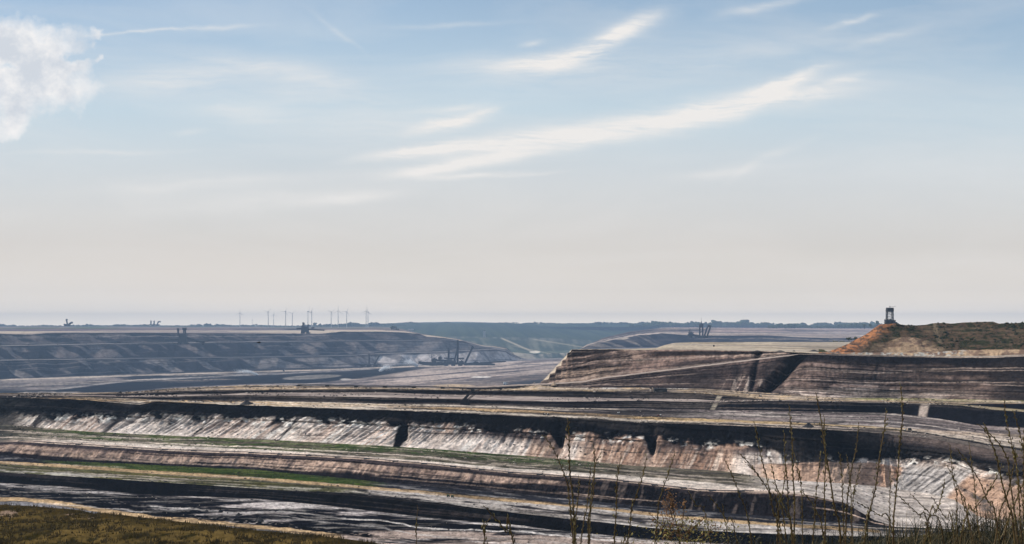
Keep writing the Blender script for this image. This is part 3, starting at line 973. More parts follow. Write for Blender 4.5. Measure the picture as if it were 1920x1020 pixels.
def c_mesa_up0(g):
    x, v = g['px'], g['v']
    st = streak(g, 4, 5, 141); n1 = fbm(g['s'] / 16, g['h'] / 8, 5, 142, .6); l = strata(g, 143, 2.6)
    left = 1 - ss(1165, 1195, x + (680 - g['py']) * 1.2 * -1)
    c = mixc(base(g, C(.37, .285, .245)), base(g, C(.24, .19, .17)), ss(.4, .6, n1 * .5 + st * .5))
    c = mixc(c, base(g, C(.10, .085, .085)), ss(.36, .30, v + .2 * (n1 - .5)) * ss(1230, 1280, x) * .9)
    c = mixc(c, base(g, C(.040, .036, .036)), ss(.60, .72, v + .10 * (n1 - .5)) * (1 - ss(.90, .96, v)) * ss(1200, 1240, x) * .9)
    ll = mixc(base(g, C(.46, .37, .32)), base(g, C(.055, .046, .046)), ss(.40, .56, l * .85 + n1 * .15))
    ll = mixc(ll, base(g, C(.42, .34, .28)), ss(.55, .62, l) * (1 - ss(.4, .6, v)))
    ll = mixc(ll, ll * .45, (1 - ss(.32, .42, l)) * .8)
    ll = mixc(ll, base(g, C(.065, .055, .055)), ss(1095, 1130, x) * ss(.48, .62, n1) * .6)
    ll = mixc(ll, base(g, C(.44, .36, .30)), (1 - ss(.05, .22, v + .2 * (n1 - .5))) * .8)
    ll = mixc(ll, base(g, C(.05, .043, .04)), ss(.94, .965, v) * ss(1072, 1080, x) * (1 - ss(1125, 1140, x)))
    comb = ss(.4, .6, fbm(g['s'] / 3.0, g['h'] / 50, 2, 144))
    ll = ll * (1 - .15 * comb)[..., None]
    c = mixc(c, ll, left)
    d = x - 1203 - (g['py'] - 680) * .9
    c = mixc(c, base(g, C(.40, .32, .27)), (1 - ss(6, 14, np.abs(d))) * ss(.3, .5, v) * .8)
    return c


def mesa_ledges(g):
    """where the excavator has left stepped cuts: the left end above the ramp and everything right of the chute"""
    x = g['px']
    return np.clip(ss(1480, 1520, x + (g['py'] - 700) * .95) + (1 - ss(1170, 1210, x + (680 - g['py']) * -1.2)) * ss(-2, 4, t15(x) - g['py']), 0, 1)


def r_mesa(g):
    a = 2.4 * (fbm(g['s'] / 60 + g['h'] / 30, g['h'] / 30, 4, 151, .5) - .5) + 2.6 * (fbm(g['s'] / 14, g['h'] / 7, 5, 154, .62) - .5)
    ph = g['h'] / 3.4 + 1.8 * fbm(g['s'] / 80, g['h'] * 0, 3, 152) + .5 * fbm(g['s'] / 12, g['h'] / 5, 3, 155)
    amp = 1.3 * ss(.25, .6, vn(np.floor(ph) * 3.7, g['s'] / 60, 156))
    st = amp * (ph % 1.0) * mesa_ledges(g)
    comb = .5 * mesa_ledges(g) * np.abs(((g['s'] / 3.2 + .8 * fbm(g['s'] / 30, g['h'] / 10, 2, 153)) % 1.0) - .5)
    chute = -26 * np.exp(-((g['px'] - 1468 + (g['py'] - 700) * .95) / 13) ** 2) - 7 * np.exp(-((g['px'] - 1415 + (g['py'] - 700) * .2) / 5) ** 2)
    flutes = -3.0 * np.abs(fbm(g['s'] / 6, g['h'] / 60, 3, 157) - .5) * 2 * ss(1330, 1380, g['px']) * (1 - ss(1440, 1460, g['px']))
    return (a - st + comb + chute + flutes) * ss(1010, 1075, g['px'])


def c_plateau(g):
    n1 = patchn(g, 12, 8, 161)
    c = mixc(base(g, C(.52, .43, .32)), base(g, C(.34, .29, .245)), ss(.42, .6, n1))
    c = mixc(c, base(g, C(.34, .29, .24)), (1 - ss(1060, 1240, g['px'])) * .5)
    c = mixc(c, base(g, C(.30, .26, .22)), ss(.35, .6, g['v']) * ss(1420, 1520, g['px']) * .6)
    return ruts(g, c, 11, 3, .2, 90)


flat0 = 0.0
T = sheet(-160, 2080, 1.5, t0, -60.0, [
    dict(name='pit_floor', to=t2, th=0, col=lambda g: grain(g, tracks(g, c_floor_near(g), 900, 46, (.02,.02,.026), (.60,.56,.53), .5, (.6, 2.0)), 950, .55), relief=r_flat(.9, 6, 201), flat=True, label='mottled white and black pit floor beside the orange track'),
    dict(name='coal_slope', to=t3, th=38, col=lambda g: grain(g, tracks(g, c_coal(g), 901, 22, (.006,.006,.008), (.075,.066,.062), .5, (.5,1.2), .7, True), 951, .6), relief=r_slope(1.6, 6, 202), label='black coal face above the mottled floor'),
    dict(name='green_bench', to=t4, th=0.4, col=lambda g: grain(g, tracks(g, c_bench_mid(g), 902, 34, (.03,.03,.032), (.42,.36,.31), .5, (.5,1.3), .6), 952, .5), relief=r_flat(.5, 4, 203), flat=True, label='bench with green strips and an orange haul road'),
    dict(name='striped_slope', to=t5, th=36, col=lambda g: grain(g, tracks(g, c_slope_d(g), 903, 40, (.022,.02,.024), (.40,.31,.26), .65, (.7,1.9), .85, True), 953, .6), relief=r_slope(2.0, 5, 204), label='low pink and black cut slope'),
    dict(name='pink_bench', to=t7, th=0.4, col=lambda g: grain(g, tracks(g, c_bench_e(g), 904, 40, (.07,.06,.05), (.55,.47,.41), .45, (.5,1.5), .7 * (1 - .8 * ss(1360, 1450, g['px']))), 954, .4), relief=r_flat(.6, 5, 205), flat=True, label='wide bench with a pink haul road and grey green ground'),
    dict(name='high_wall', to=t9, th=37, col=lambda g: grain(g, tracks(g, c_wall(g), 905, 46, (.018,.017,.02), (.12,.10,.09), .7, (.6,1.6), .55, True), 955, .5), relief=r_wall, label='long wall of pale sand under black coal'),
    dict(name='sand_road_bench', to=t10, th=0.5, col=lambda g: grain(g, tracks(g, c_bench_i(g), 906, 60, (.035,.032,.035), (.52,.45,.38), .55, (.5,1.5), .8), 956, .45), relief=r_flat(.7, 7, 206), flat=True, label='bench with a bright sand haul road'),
    dict(name='dark_terrace_slope', to=t11, th=36, col=lambda g: grain(g, tracks(g, c_dark(g), 910, 30, (.008,.008,.01), (.15,.125,.11), .45, (.5,1.1), .8, True), 960, .5), relief=r_slope(.6, 12, 207)),
    dict(name='terrace_bench', to=t12, th=0.6, col=c_bench_s(C(.40, .33, .29), C(.27, .22, .20), 211), relief=r_flat(.3, 7, 208), flat=True),
    dict(name='dark_terrace_slope', to=t13, th=36, col=lambda g: grain(g, tracks(g, c_dark(g), 910, 30, (.008,.008,.01), (.15,.125,.11), .45, (.5,1.1), .8, True), 960, .5), relief=r_slope(.6, 12, 209)),
    dict(name='terrace_bench', to=t14, th=0.6, col=lambda g: grain(g, tracks(g, c_bench_top(g), 909, 30, (.035,.032,.035), (.52,.43,.33), .55, (.5,1.2), .8), 957, .45), relief=r_flat(.4, 7, 210), flat=True),
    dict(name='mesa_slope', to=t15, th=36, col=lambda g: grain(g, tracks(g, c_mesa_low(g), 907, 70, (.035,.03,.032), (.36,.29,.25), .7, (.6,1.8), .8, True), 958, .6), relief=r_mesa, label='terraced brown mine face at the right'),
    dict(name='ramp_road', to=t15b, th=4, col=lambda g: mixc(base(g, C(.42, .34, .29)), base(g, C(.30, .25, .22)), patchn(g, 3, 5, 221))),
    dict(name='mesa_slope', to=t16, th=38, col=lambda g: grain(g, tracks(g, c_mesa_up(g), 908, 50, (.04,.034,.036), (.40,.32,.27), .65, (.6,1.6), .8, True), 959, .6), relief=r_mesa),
    dict(name='mesa_plateau', to=t17, th=0.15, col=c_plateau, relief=r_flat(.4, 14, 222), flat=True, label='cream coloured plateau on top of the mesa'),
], M_EARTH, drop=(lambda x: 94 - 40 * ss(1012, 1100, x), 950, 'far_side_slope', DGREY), K=0.6)

# --- the deep floor and the far left wall ------------------------------------------
m0 = line([(-160, 765), (1200, 765)])
l0 = line([(-160, 717), (0, 711), (150, 704), (300, 698), (450, 694), (480, 692), (630, 688), (755, 685), (850, 682.5), (900, 681), (960, 677), (1060, 674), (1200, 672)], 0.12, 40, 21)
l1 = line([(-160, 678), (0, 676), (225, 673), (480, 670), (655, 667), (730, 663), (830, 660), (930, 655), (948, 658), (962, 668), (978, 674.5), (990, 675.5), (1200, 671)], 0.25, 25, 22)
l1b = lambda x: l1(x) - 1.5
l2 = line([(-160, 650), (0, 649), (250, 644), (480, 641), (730, 639), (842, 638), (868, 640), (885, 645), (903, 650), (925, 652), (945, 655), (960, 664), (978, 672), (990, 674), (1200, 669)], 0.2, 25, 23)
l2b = lambda x: l2(x) - 1.2
l3 = line([(-160, 628), (0, 626), (60, 627), (90, 624.5), (225, 624), (480, 625), (600, 626), (640, 622), (705, 621.5), (755, 623.5), (785, 626), (800, 631), (830, 633), (856, 637), (880, 643), (905, 649), (930, 651), (950, 655), (965, 668), (978, 673), (990, 673.9), (1200, 668.9)], 0.5, 16, 24)
l4 = line([(-160, 621), (0, 621), (60, 621.5), (200, 620), (480, 619.5), (700, 618.5), (760, 621), (790, 627), (830, 632), (856, 636), (880, 642), (905, 648), (930, 650), (950, 654), (965, 667), (978, 672.5), (990, 673.8), (1200, 668.8)], 0.3, 30, 25)
l5 = line([(-160, 616.5), (0, 617), (480, 616), (700, 616.5), (760, 620.5), (790, 626.5), (830, 631.5), (856, 635.5), (880, 641.5), (905, 647.5), (930, 649.5), (950, 653), (965, 666), (978, 672), (990, 673.7), (1200, 668.7)], 0.2, 30, 26)
l6 = line([(-160, 612.3), (0, 612.3), (480, 612.3), (700, 612.3), (740, 613.5), (770, 621), (790, 626), (830, 631), (856, 635), (880, 641), (905, 647), (930, 649), (950, 652), (965, 665), (978, 671.5), (990, 673.6), (1200, 668.6)], 0.1, 30, 27)
fA = line([(-200, 752), (75, 735), (250, 715), (480, 704.5), (640, 697), (755, 690), (820, 684)])      # far edge of the black strip
fB = line([(-200, 775), (90, 737), (225, 735), (325, 726), (480, 720), (585, 719), (690, 707), (755, 697), (800, 689), (860, 684)])
fC = line([(0, 711), (150, 706), (300, 701), (480, 695.5), (640, 691), (790, 685), (860, 683.5)])


def c_deep(g):
    n1 = patchn(g, 12, 8, 301); n2 = patchn(g, 5, 8, 302); x, y = g['px'], g['py']
    c = mixc(base(g, C(.25, .215, .20)), base(g, C(.125, .11, .11)), ss(.4, .62, n1))
    c = mixc(c, base(g, C(.045, .043, .05)), (1 - ss(-1, 1, y - fC(x))) * .9)
    c = mixc(c, base(g, C(.45, .38, .32)), near_line(g, lambda q: fC(q) + 1.5, .9, .8, -300, 860))
    c = mixc(c, base(g, C(.03, .029, .036)), between(g, lambda q: fC(q) + 3, fA, .8, 230, 800))
    c = mixc(c, base(g, C(.017, .017, .023)), between(g, fA, fB, 1.0, -300, 780) * .97)
    c = mixc(c, base(g, C(.34, .31, .29)), near_line(g, lambda q: fA(q) - 2, .9, .8, -300, 700) * .9)
    c = mixc(c, base(g, C(.33, .30, .27)), (1 - ss(.8, 1.0, ((x - 585) / 58) ** 2 + ((y - 707 + (x - 585) * .05) / 4) ** 2)) * .9)
    c = mixc(c, base(g, C(.42, .39, .36)), (1 - ss(.8, 1.0, ((x - 648) / 11) ** 2 + ((y - 711) / 2) ** 2)))
    r = ss(620, 760, x + (y - 705) * 4)
    st = fbm((x + (y - 700) * 3) / 120, (y + x * .082) / 2.6, 4, 303, .6)
    rc = mixc(base(g, C(.42, .345, .30)), base(g, C(.24, .195, .175)), ss(.45, .60, st))
    rc = mixc(rc, base(g, C(.12, .10, .10)), ss(.62, .70, st))
    c = mixc(c, rc, r * ss(0, 1.5, y - fB(x)))
    gd = ss(-3, 3, y - 712 + (x - 900) * .10 + 8 * (n1 - .5)) * ss(780, 860, x)
    c = mixc(c, mixc(base(g, C(.13, .105, .095)), base(g, C(.23, .185, .16)), ss(.4, .6, n2)), gd)
    c = mixc(c, base(g, C(.60, .55, .50)), (1 - ss(.7, 1, ((x - 902) / 20) ** 2 + ((y - 707) / 1.3) ** 2)))
    c = mixc(c, base(g, C(.48, .36, .24)), (1 - ss(.6, 1, ((x - 850) / 45) ** 2 + ((y - 724) / 4) ** 2)) * .8)
    c = mixc(c, base(g, C(.05, .048, .055)), (1 - ss(.6, 1, ((x - 985) / 55) ** 2 + ((y - 718 + (x - 985) * .12) / 4) ** 2)) * .85)
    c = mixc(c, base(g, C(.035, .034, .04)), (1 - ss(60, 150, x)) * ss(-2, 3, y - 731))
    return ruts(g, c, 31, 3, .2, 200)


def c_leftwall(lo, hi, seed, thr=.5):
    def f(g):
        x, y, v = g['px'], g['py'], g['v']
        sk = (x + (v - .5) * 46) / 24
        n1 = fbm(sk, v * .7, 3, seed, .5); st = streak(g, 9, 5, seed + 1); n2 = fbm(g['s'] / 40, g['h'] / 12, 4, seed + 2, .6); big = fbm(x / 150, v * 0 + seed, 2, seed + 8)
        m = ss(thr - .04, thr + .05, n1 * .7 + n2 * .12 + big * .18)  # slanting dark and pale blocks: saw-shaped spur shading painted into the colour
        c = mixc(base(g, lo), base(g, hi), m)
        c = mixc(c, base(g, C(.58, .52, .49)), ss(600, 760, x) * (1 if seed == 311 else 0) * (.45 + .5 * ss(.3, .5, n1)))
        c = mixc(c, base(g, C(.26, .23, .22)), ss(700, 800, x) * (1 if seed == 314 else 0) * .6)
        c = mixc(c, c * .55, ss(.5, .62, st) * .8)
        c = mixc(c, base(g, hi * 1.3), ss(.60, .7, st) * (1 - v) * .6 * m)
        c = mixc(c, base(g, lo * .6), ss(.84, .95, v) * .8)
        return grain(g, tracks(g, c, seed + 600, 34, (.03, .03, .036), (.25, .22, .20), .6, (.4, .9), .7, True), seed, .35)
    return f


def r_left(A, lam, seed):
    def f(g):
        saw = (g['px'] + 10 * fbm(g['px'] / 60, g['h'] * 0, 2, seed + 5)) / 75.0
        spur = np.abs((saw % 1.0) - .5) * 2
        return A * (fbm(g['s'] / lam, g['h'] / lam / 3, 4, seed, .55) - .5) * 2 + 11 * (spur - .5) * (g['H'] / 25)
    return f


def c_bandland(lo, hi, seed):
    def f(g):
        n1 = patchn(g, 60, 8, seed)
        return mixc(base(g, lo), base(g, hi), ss(.42, .6, n1))
    return f


sheet(-160, 1100, 2.0, m0, -130.0, [
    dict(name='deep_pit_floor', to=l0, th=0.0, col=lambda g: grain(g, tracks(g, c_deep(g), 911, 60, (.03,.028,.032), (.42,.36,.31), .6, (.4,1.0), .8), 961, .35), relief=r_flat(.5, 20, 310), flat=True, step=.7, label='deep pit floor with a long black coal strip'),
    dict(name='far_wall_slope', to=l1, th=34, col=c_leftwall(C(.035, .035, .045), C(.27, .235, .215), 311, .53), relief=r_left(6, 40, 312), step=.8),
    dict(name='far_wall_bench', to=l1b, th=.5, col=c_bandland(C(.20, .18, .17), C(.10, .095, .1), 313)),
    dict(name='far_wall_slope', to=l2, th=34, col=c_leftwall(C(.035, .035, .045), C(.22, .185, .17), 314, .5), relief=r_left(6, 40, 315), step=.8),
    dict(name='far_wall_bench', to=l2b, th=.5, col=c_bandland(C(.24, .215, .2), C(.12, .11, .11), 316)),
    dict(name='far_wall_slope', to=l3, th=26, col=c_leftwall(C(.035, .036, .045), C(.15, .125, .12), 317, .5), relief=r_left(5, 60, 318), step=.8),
    dict(name='far_terrace', to=l4, th=.25, col=c_bandland(C(.50, .40, .30), C(.26, .21, .19), 319)),
    dict(name='far_terrace_slope', to=l5, th=9, col=c_bandland(C(.14, .11, .12), C(.22, .16, .15), 320)),
    dict(name='far_plateau', to=l6, th=.05, col=c_bandland(C(.10, .11, .07), C(.20, .15, .13), 321)),
], M_FAR, drop=(lambda x: 110 * ss(720, 800, x), 500, 'far_back_slope', C(.08, .09, .06)))

# --- the basin beyond, green forest hill -------------------------------------------
b0 = line([(640, 692), (1500, 692)])
b1 = line([(640, 676), (940, 676), (1000, 675), (1060, 673), (1500, 673)], .3, 20, 41)
b2 = line([(640, 664), (900, 656), (960, 660), (1000, 664), (1040, 662), (1110, 660), (1500, 660)], .8, 18, 42)
b3 = line([(640, 660), (900, 650), (960, 655), (1000, 660), (1040, 658), (1110, 656), (1500, 656)], .5, 30, 43)
b4 = line([(640, 640), (900, 633), (950, 636), (1000, 640), (1050, 641), (1110, 648), (1500, 645)], .5, 30, 44)
b5 = line([(640, 632), (900, 631), (1040, 634), (1150, 640), (1500, 640)], .5, 30, 45)
b6 = line([(600, 611), (700, 607.5), (730, 606.5), (900, 605.5), (1000, 607), (1100, 606), (1180, 606), (1240, 607), (1330, 610), (1500, 612)], .9, 26, 46)


def c_basin(lo, hi, seed, ridge=False):
    def f(g):
        x, y = g['px'], g['py']
        st = streak(g, 22, 4, seed); n1 = fbm(g['s'] / 160, g['h'] / 30, 4, seed + 1)
        c = mixc(base(g, lo), base(g, hi), ss(.42, .6, .6 * st + .4 * n1))
        for (xa, ya, xb, yb, wd, k) in ((940, 634, 1000, 660, 1.6, .8), (1000, 636, 1100, 652, 1.0, .5), (960, 648, 1030, 663, 1.0, .35), (925, 655, 960, 676, 4, .5)):
            tt = np.clip((x - xa) / (xb - xa), 0, 1)
            c = mixc(c, base(g, C(.46, .38, .27)), (1 - ss(wd * .6, wd * 1.3, np.abs(y - ya - (yb - ya) * tt))) * ss(xa - 4, xa + 4, x) * (1 - ss(xb - 4, xb + 4, x)) * k)
        c = mixc(c, base(g, C(.7, .62, .5)), (1 - ss(.6, 1, ((x - 1003) / 11) ** 2 + ((y - 660) / 2.5) ** 2)))
        return c
    return f


sheet(640, 1500, 2.0, b0, -150.0, [
    dict(name='basin_floor', to=b1, th=0, col=c_basin(C(.05, .07, .05), C(.11, .12, .09), 401)),
    dict(name='basin_slope', to=b2, th=22, col=c_basin(C(.05, .07, .055), C(.40, .34, .26), 402), relief=r_left(7, 70, 403), step=.8),
    dict(name='basin_bench', to=b3, th=1, col=c_basin(C(.07, .09, .06), C(.14, .14, .10), 404)),
    dict(name='basin_slope', to=b4, th=10, col=c_basin(C(.05, .065, .045), C(.14, .14, .10), 405), step=.8),
    dict(name='basin_bench', to=b5, th=1.5, col=c_basin(C(.05, .06, .045), C(.13, .13, .10), 406), step=.8),
    dict(name='forest_hill', to=b6, th=2.2, col=c_basin(C(.026, .040, .024), C(.05, .066, .036), 407), relief=r_flat(4, 70, 408), flat=True, step=.6, label='low green hill closing the view behind the pit'),
], M_FAR, drop=(40, 900, 'hill_back_slope', C(.05, .07, .03)))

# --- dark blue slope and pink land right of centre -----------------------------------
r0 = line([(1086, 668), (1900, 668)])
r1 = line([(1086, 657), (1100, 654), (1200, 651), (1900, 652)], .2, 20, 51)
r2 = line([(1086, 656), (1100, 648), (1115, 643), (1130, 641), (1155, 636), (1180, 632), (1196, 628.5), (1214, 628), (1240, 625), (1290, 628.5), (1400, 629), (1440, 629), (1500, 632), (1560, 634), (1700, 635), (1900, 636)], .6, 13, 52)
r3 = line([(1086, 656), (1100, 646), (1130, 638), (1180, 627), (1200, 624), (1240, 621), (1300, 621.5), (1500, 622), (1900, 624)], .3, 30, 53)
r4 = line([(1086, 655), (1130, 636), (1180, 624), (1220, 618.5), (1300, 617.5), (1500, 618), (1900, 618.5)], .3, 30, 54)
r5 = line([(1086, 655), (1130, 634), (1180, 622), (1240, 614.5), (1300, 612.5), (1500, 612), (1900, 612.5)], .15, 30, 55)


def c_rightslope(g):
    x, v = g['px'], g['v']
    st = streak(g, 10, 5, 501); n1 = fbm(g['s'] / 60, g['h'] / 10, 4, 502)
    c = mixc(base(g, C(.028, .028, .042)), base(g, C(.075, .068, .075)), ss(.4, .65, n1))
    c = mixc(c, base(g, C(.30, .25, .21)), ss(.46, .6, st) * (1 - ss(1190, 1260, x)) * .8)
    c = mixc(c, base(g, C(.50, .42, .33)), (1 - ss(.5, 1, ((x - 1160) / 20) ** 2 + ((g['py'] - 634) / 3.5) ** 2)) * .8)
    c = mixc(c, base(g, C(.34, .29, .24)), ss(1500, 1570, x) * (1 - ss(.2, .5, v)) * .8)
    return grain(g, tracks(g, c, 920, 20, (.02, .02, .03), (.30, .25, .21), .6, (.4, .9), .7, True), 921, .35)


def c_pinkland(lo, hi, seed):
    f0 = c_bandland(lo, hi, seed)

    def f(g):
        c = mixc(base(g, C(.12, .10, .105)), f0(g), ss(1190, 1260, g['px']))
        return grain(g, tracks(g, c, seed + 300, 26, (.12, .09, .08), (.50, .42, .36), .5, (.4, .8), .7), seed, .25)
    return f


sheet(1086, 1900, 2.0, r0, -70.0, [
    dict(name='right_basin_floor', to=r1, th=0, col=c_bandland(C(.07, .07, .09), C(.12, .11, .12), 503)),
    dict(name='dark_far_slope', to=r2, th=13, col=c_rightslope, relief=r_left(4, 50, 504), step=.8, label='dark blue slope behind the mesa'),
    dict(name='pink_terrace', to=r3, th=.15, col=c_pinkland(C(.46, .38, .32), C(.30, .235, .21), 505), step=.7),
    dict(name='pink_terrace_slope', to=r4, th=8, col=c_pinkland(C(.40, .28, .24), C(.30, .21, .19), 506), step=.7),
    dict(name='far_farmland', to=r5, th=.05, col=c_pinkland(C(.36, .26, .22), C(.24, .19, .14), 507), step=.7),
], M_FAR, drop=(lambda x: 100 * (1 - ss(1120, 1240, x)), 500, 'far_back_slope', C(.08, .09, .06)))


# --- the plain to the horizon and a far ridge ---------------------------------------
def rect_sheet(name, xa0, xb0, Ya, xa1, xb1, Yb, zf, nx, ny, colf, mat, label=None):
    v = np.linspace(0, 1, ny)[:, None]; u = np.linspace(0, 1, nx)[None]
    Y = Ya + (Yb - Ya) * v + 0 * u
    X = (xa0 + (xb0 - xa0) * u) * (1 - v) + (xa1 + (xb1 - xa1) * u) * v
    Z = zf(X, Y, u, v)
    idx = np.arange(nx * ny).reshape(ny, nx)
    fa = np.stack([idx[:-1, :-1], idx[:-1, 1:], idx[1:, 1:], idx[1:, :-1]], -1).reshape(-1, 4)
    o = mesh_obj(name, np.stack([X, Y, Z], -1), fa, mat, smooth=True, col=colf(X, Y, Z))
    o['kind'] = 'structure'
    if label: o['label'] = label
    GRIDS.append(dict(px=960 + F * X / np.maximum(Y, .1), py=HY - F * Z / np.maximum(Y, .1), X=X, Y=Y, Z=Z, name=name))
    return o


def c_plain(X, Y, Z):
    n = fbm(X / 300, Y / 260, 5, 601)
    n = np.floor(n * 9) / 9
    return mixc(np.ones(X.shape + (3,)) * C(.05, .075, .03), np.ones(X.shape + (3,)) * C(.13, .12, .06), ss(.35, .6, n))


rect_sheet('far_plain', -8400, 8400, 6300, -8400, 8400, 8400, lambda X, Y, u, v: -16 + 0 * X, 200, 30, c_plain, M_FAR, 'hazy flat land reaching the horizon')
rect_sheet('distant_ridge', -3600, 1200, 7600, -3600, 1200, 8300,
           lambda X, Y, u, v: -16 + np.sin(np.pi * v) * (31 * np.exp(-((X + 480) / 560) ** 2) + 14 * (fbm(X / 300, Y * 0, 3, 611))), 160, 12, lambda X, Y, Z: np.ones(X.shape + (3,)) * C(.13, .15, .13), M_FAR, 'very pale long ridge on the horizon')  # pale base colour stands in for haze over the ridge
# wide ground under everything, well below the pits
rect_sheet('base_ground', -8400, 8400, -400, -8400, 8400, 8400, lambda X, Y, u, v: -158 + 0 * X, 40, 40, c_plain, M_FAR, 'ground below the mine')

# --- orange and green spoil hill at the right ----------------------------------------
h0 = line([(1535, 662.5), (1640, 665), (1760, 667.5), (1860, 667), (1920, 664.5), (2080, 662)], .3, 20, 61)
h1 = line([(1535, 661.5), (1560, 659.5), (1640, 661), (1700, 661), (1760, 660), (1800, 656), (1920, 655), (2080, 653)], .5, 16, 62)
h2 = line([(1535, 661), (1560, 659), (1600, 650), (1640, 644), (1665, 640), (1688, 633), (1700, 631), (1720, 634), (1750, 640), (1770, 646), (1800, 649), (1920, 648), (2080, 646)], .6, 14, 63)
h3 = line([(1535, 660.5), (1555, 659), (1590, 645), (1606, 636), (1624, 627), (1640, 614.5), (1648, 608.5), (1665, 607), (1680, 607), (1695, 609), (1712, 610), (1735, 609), (1750, 606), (1764, 605.2), (1785, 606.5), (1810, 604.5), (1840, 603.5), (1862, 603), (1872, 606.5), (1895, 606), (1920, 605), (2080, 606)], .7, 9, 64)


def c_hill(part):
    def f(g):
        x, y, v = g['px'], g['py'], g['v']
        n1 = fbm(x / 14, y / 6, 5, 621, .6); n2 = fbm(x / 5, y / 3, 4, 622, .6); lay = fbm(x / 70, y / 3.0, 4, 623)
        grn = mixc(base(g, C(.026, .028, .014)), base(g, C(.085, .056, .036)), ss(.42, .62, n1 * .6 + n2 * .4))
        grn = mixc(grn, base(g, C(.13, .09, .06)), ss(.56, .70, lay) * .6)
        edge = x - (1650 + (608 - y) * -1.25) - 0
        left = 1 - ss(-6, 26, x - (1640 - (y - 610) * 1.4) - 22 - 16 * (n1 - .5))
        rust = mixc(base(g, C(.42, .18, .08)), base(g, C(.13, .08, .06)), ss(.42, .6, n2))
        sandy = mixc(base(g, C(.40, .28, .18)), base(g, C(.19, .125, .09)), ss(.42, .6, n1))
        if part == 0:
            c = mixc(sandy, base(g, C(.40, .38, .34)), ss(.45, .6, n2) * (1 - ss(1780, 1830, x)))
            c = mixc(c, rust, left * .7)
            return c
        if part == 1:
            c = mixc(grn, sandy, (1 - ss(10, 55, np.abs(x - 1702) + 40 * (n1 - .5) - (y - 640) * 1.5)) * .95)
            c = mixc(c, base(g, C(.19, .13, .085)), (1 - ss(.45, .62, n2)) * ss(1560, 1600, x) * (1 - ss(1680, 1700, x)) * .5)
            return mixc(c, rust, left)
        c = mixc(grn, rust, left * (1 - .3 * ss(.5, .7, n2)))
        c = mixc(c, base(g, C(.20, .15, .10)), (1 - ss(2, 6, np.abs(x - 1760 - (y - 630) * .3))) * .6)
        return c
    return f


_mp = [g for g in GRIDS if g['name'] == 'mesa_plateau'][0]


def plat_Z(x):
    return np.interp(x, _mp['px'][0], _mp['Z'][0]) + .05
sheet(1535, 2080, 1.6, h0, plat_Z, [
    dict(name='spoil_hill_foot', to=h1, th=8, col=c_hill(0), relief=r_flat(.5, 5, 631), flat=True, step=.7, label='sandy foot of the spoil hill'),
    dict(name='spoil_hill', to=h2, th=24, col=c_hill(1), relief=r_slope(4, 22, 632), step=.7, label='orange and brown flank of the spoil hill with a sandy mound'),
    dict(name='spoil_hill', to=h3, th=17, col=c_hill(2), relief=r_slope(5, 26, 633), step=.7, label='green brown top of the spoil hill'),
], M_EARTH, drop=(lambda x: 22 * ss(1535, 1650, x), 60, 'hill_back_slope', C(.06, .06, .03)), K=0.6)

# --- meadow slope below the viewer and the grassy bank --------------------------------
g0 = line([(-300, 1120), (1500, 1120)])
g1 = line([(-160, 936), (0, 946), (60, 949), (110, 953), (150, 956), (175, 963), (200, 962), (300, 974), (400, 985), (480, 994), (560, 1001), (605, 1005), (650, 1011), (700, 1017), (760, 1030), (900, 1062), (1300, 1118)], .9, 24, 71)


def c_meadow(g):
    n1 = fbm(g['X'] / 7, g['Y'] / 10, 5, 641, .6); n2 = fbm(g['X'] / 1.2, g['Y'] / 2.5, 5, 642, .65)
    c = mixc(base(g, C(.145, .102, .044)), base(g, C(.080, .061, .028)), ss(.38, .66, n1 * .5 + n2 * .5))
    c = mixc(c, base(g, C(.022, .022, .009)), ss(.58, .70, n2) * .7)
    c = mixc(c, base(g, C(.045, .035, .018)), ss(.90, .97, g['v'] + .06 * (n2 - .5)) * .7)
    p = (1 - ss(.5, 1, ((g['px'] - 145) / 42) ** 2 + ((g['py'] - 967) / 5) ** 2)) + (1 - ss(.5, 1, ((g['px'] - 15) / 22) ** 2 + ((g['py'] - 963) / 7) ** 2))
    c = mixc(c, base(g, C(.30, .22, .17)), np.clip(p, 0, 1) * ss(.48, .60, n2) * .8)
    return c


sheet(-160, 1300, 2.0, g0, -17.0, [
    dict(name='meadow_slope', to=g1, th=-6, col=lambda g: grain(g, c_meadow(g), 970, .35), relief=r_flat(.9, 9, 643), flat=True, mat=M_NEAR, label='brown green grassy slope at the lower left'),
], M_NEAR, drop=(70, 130, 'meadow_back_slope', MEADOW))


def bank_z(X, Y, u, v):
    z = -1.62 + .06 * ss(3, 6.5, Y) * ss(-.5, 3.5, X) + .10 * ss(2.0, 3.4, X) * (1 - ss(7, 9, Y)) + .05 * (fbm(X / .7, Y / .7, 3, 651) - .5)
    return np.where(Y < 7, z, z - (Y - 7) * .272)


rect_sheet('grass_bank', -14, 14, -6, -70, 70, 62, bank_z, 260, 260,
           lambda X, Y, Z: mixc(np.ones(X.shape + (3,)) * C(.045, .045, .02), np.ones(X.shape + (3,)) * C(.09, .07, .035), fbm(X / .3, Y / .3, 4, 652)), M_NEAR, 'grassy bank at the viewpoint')
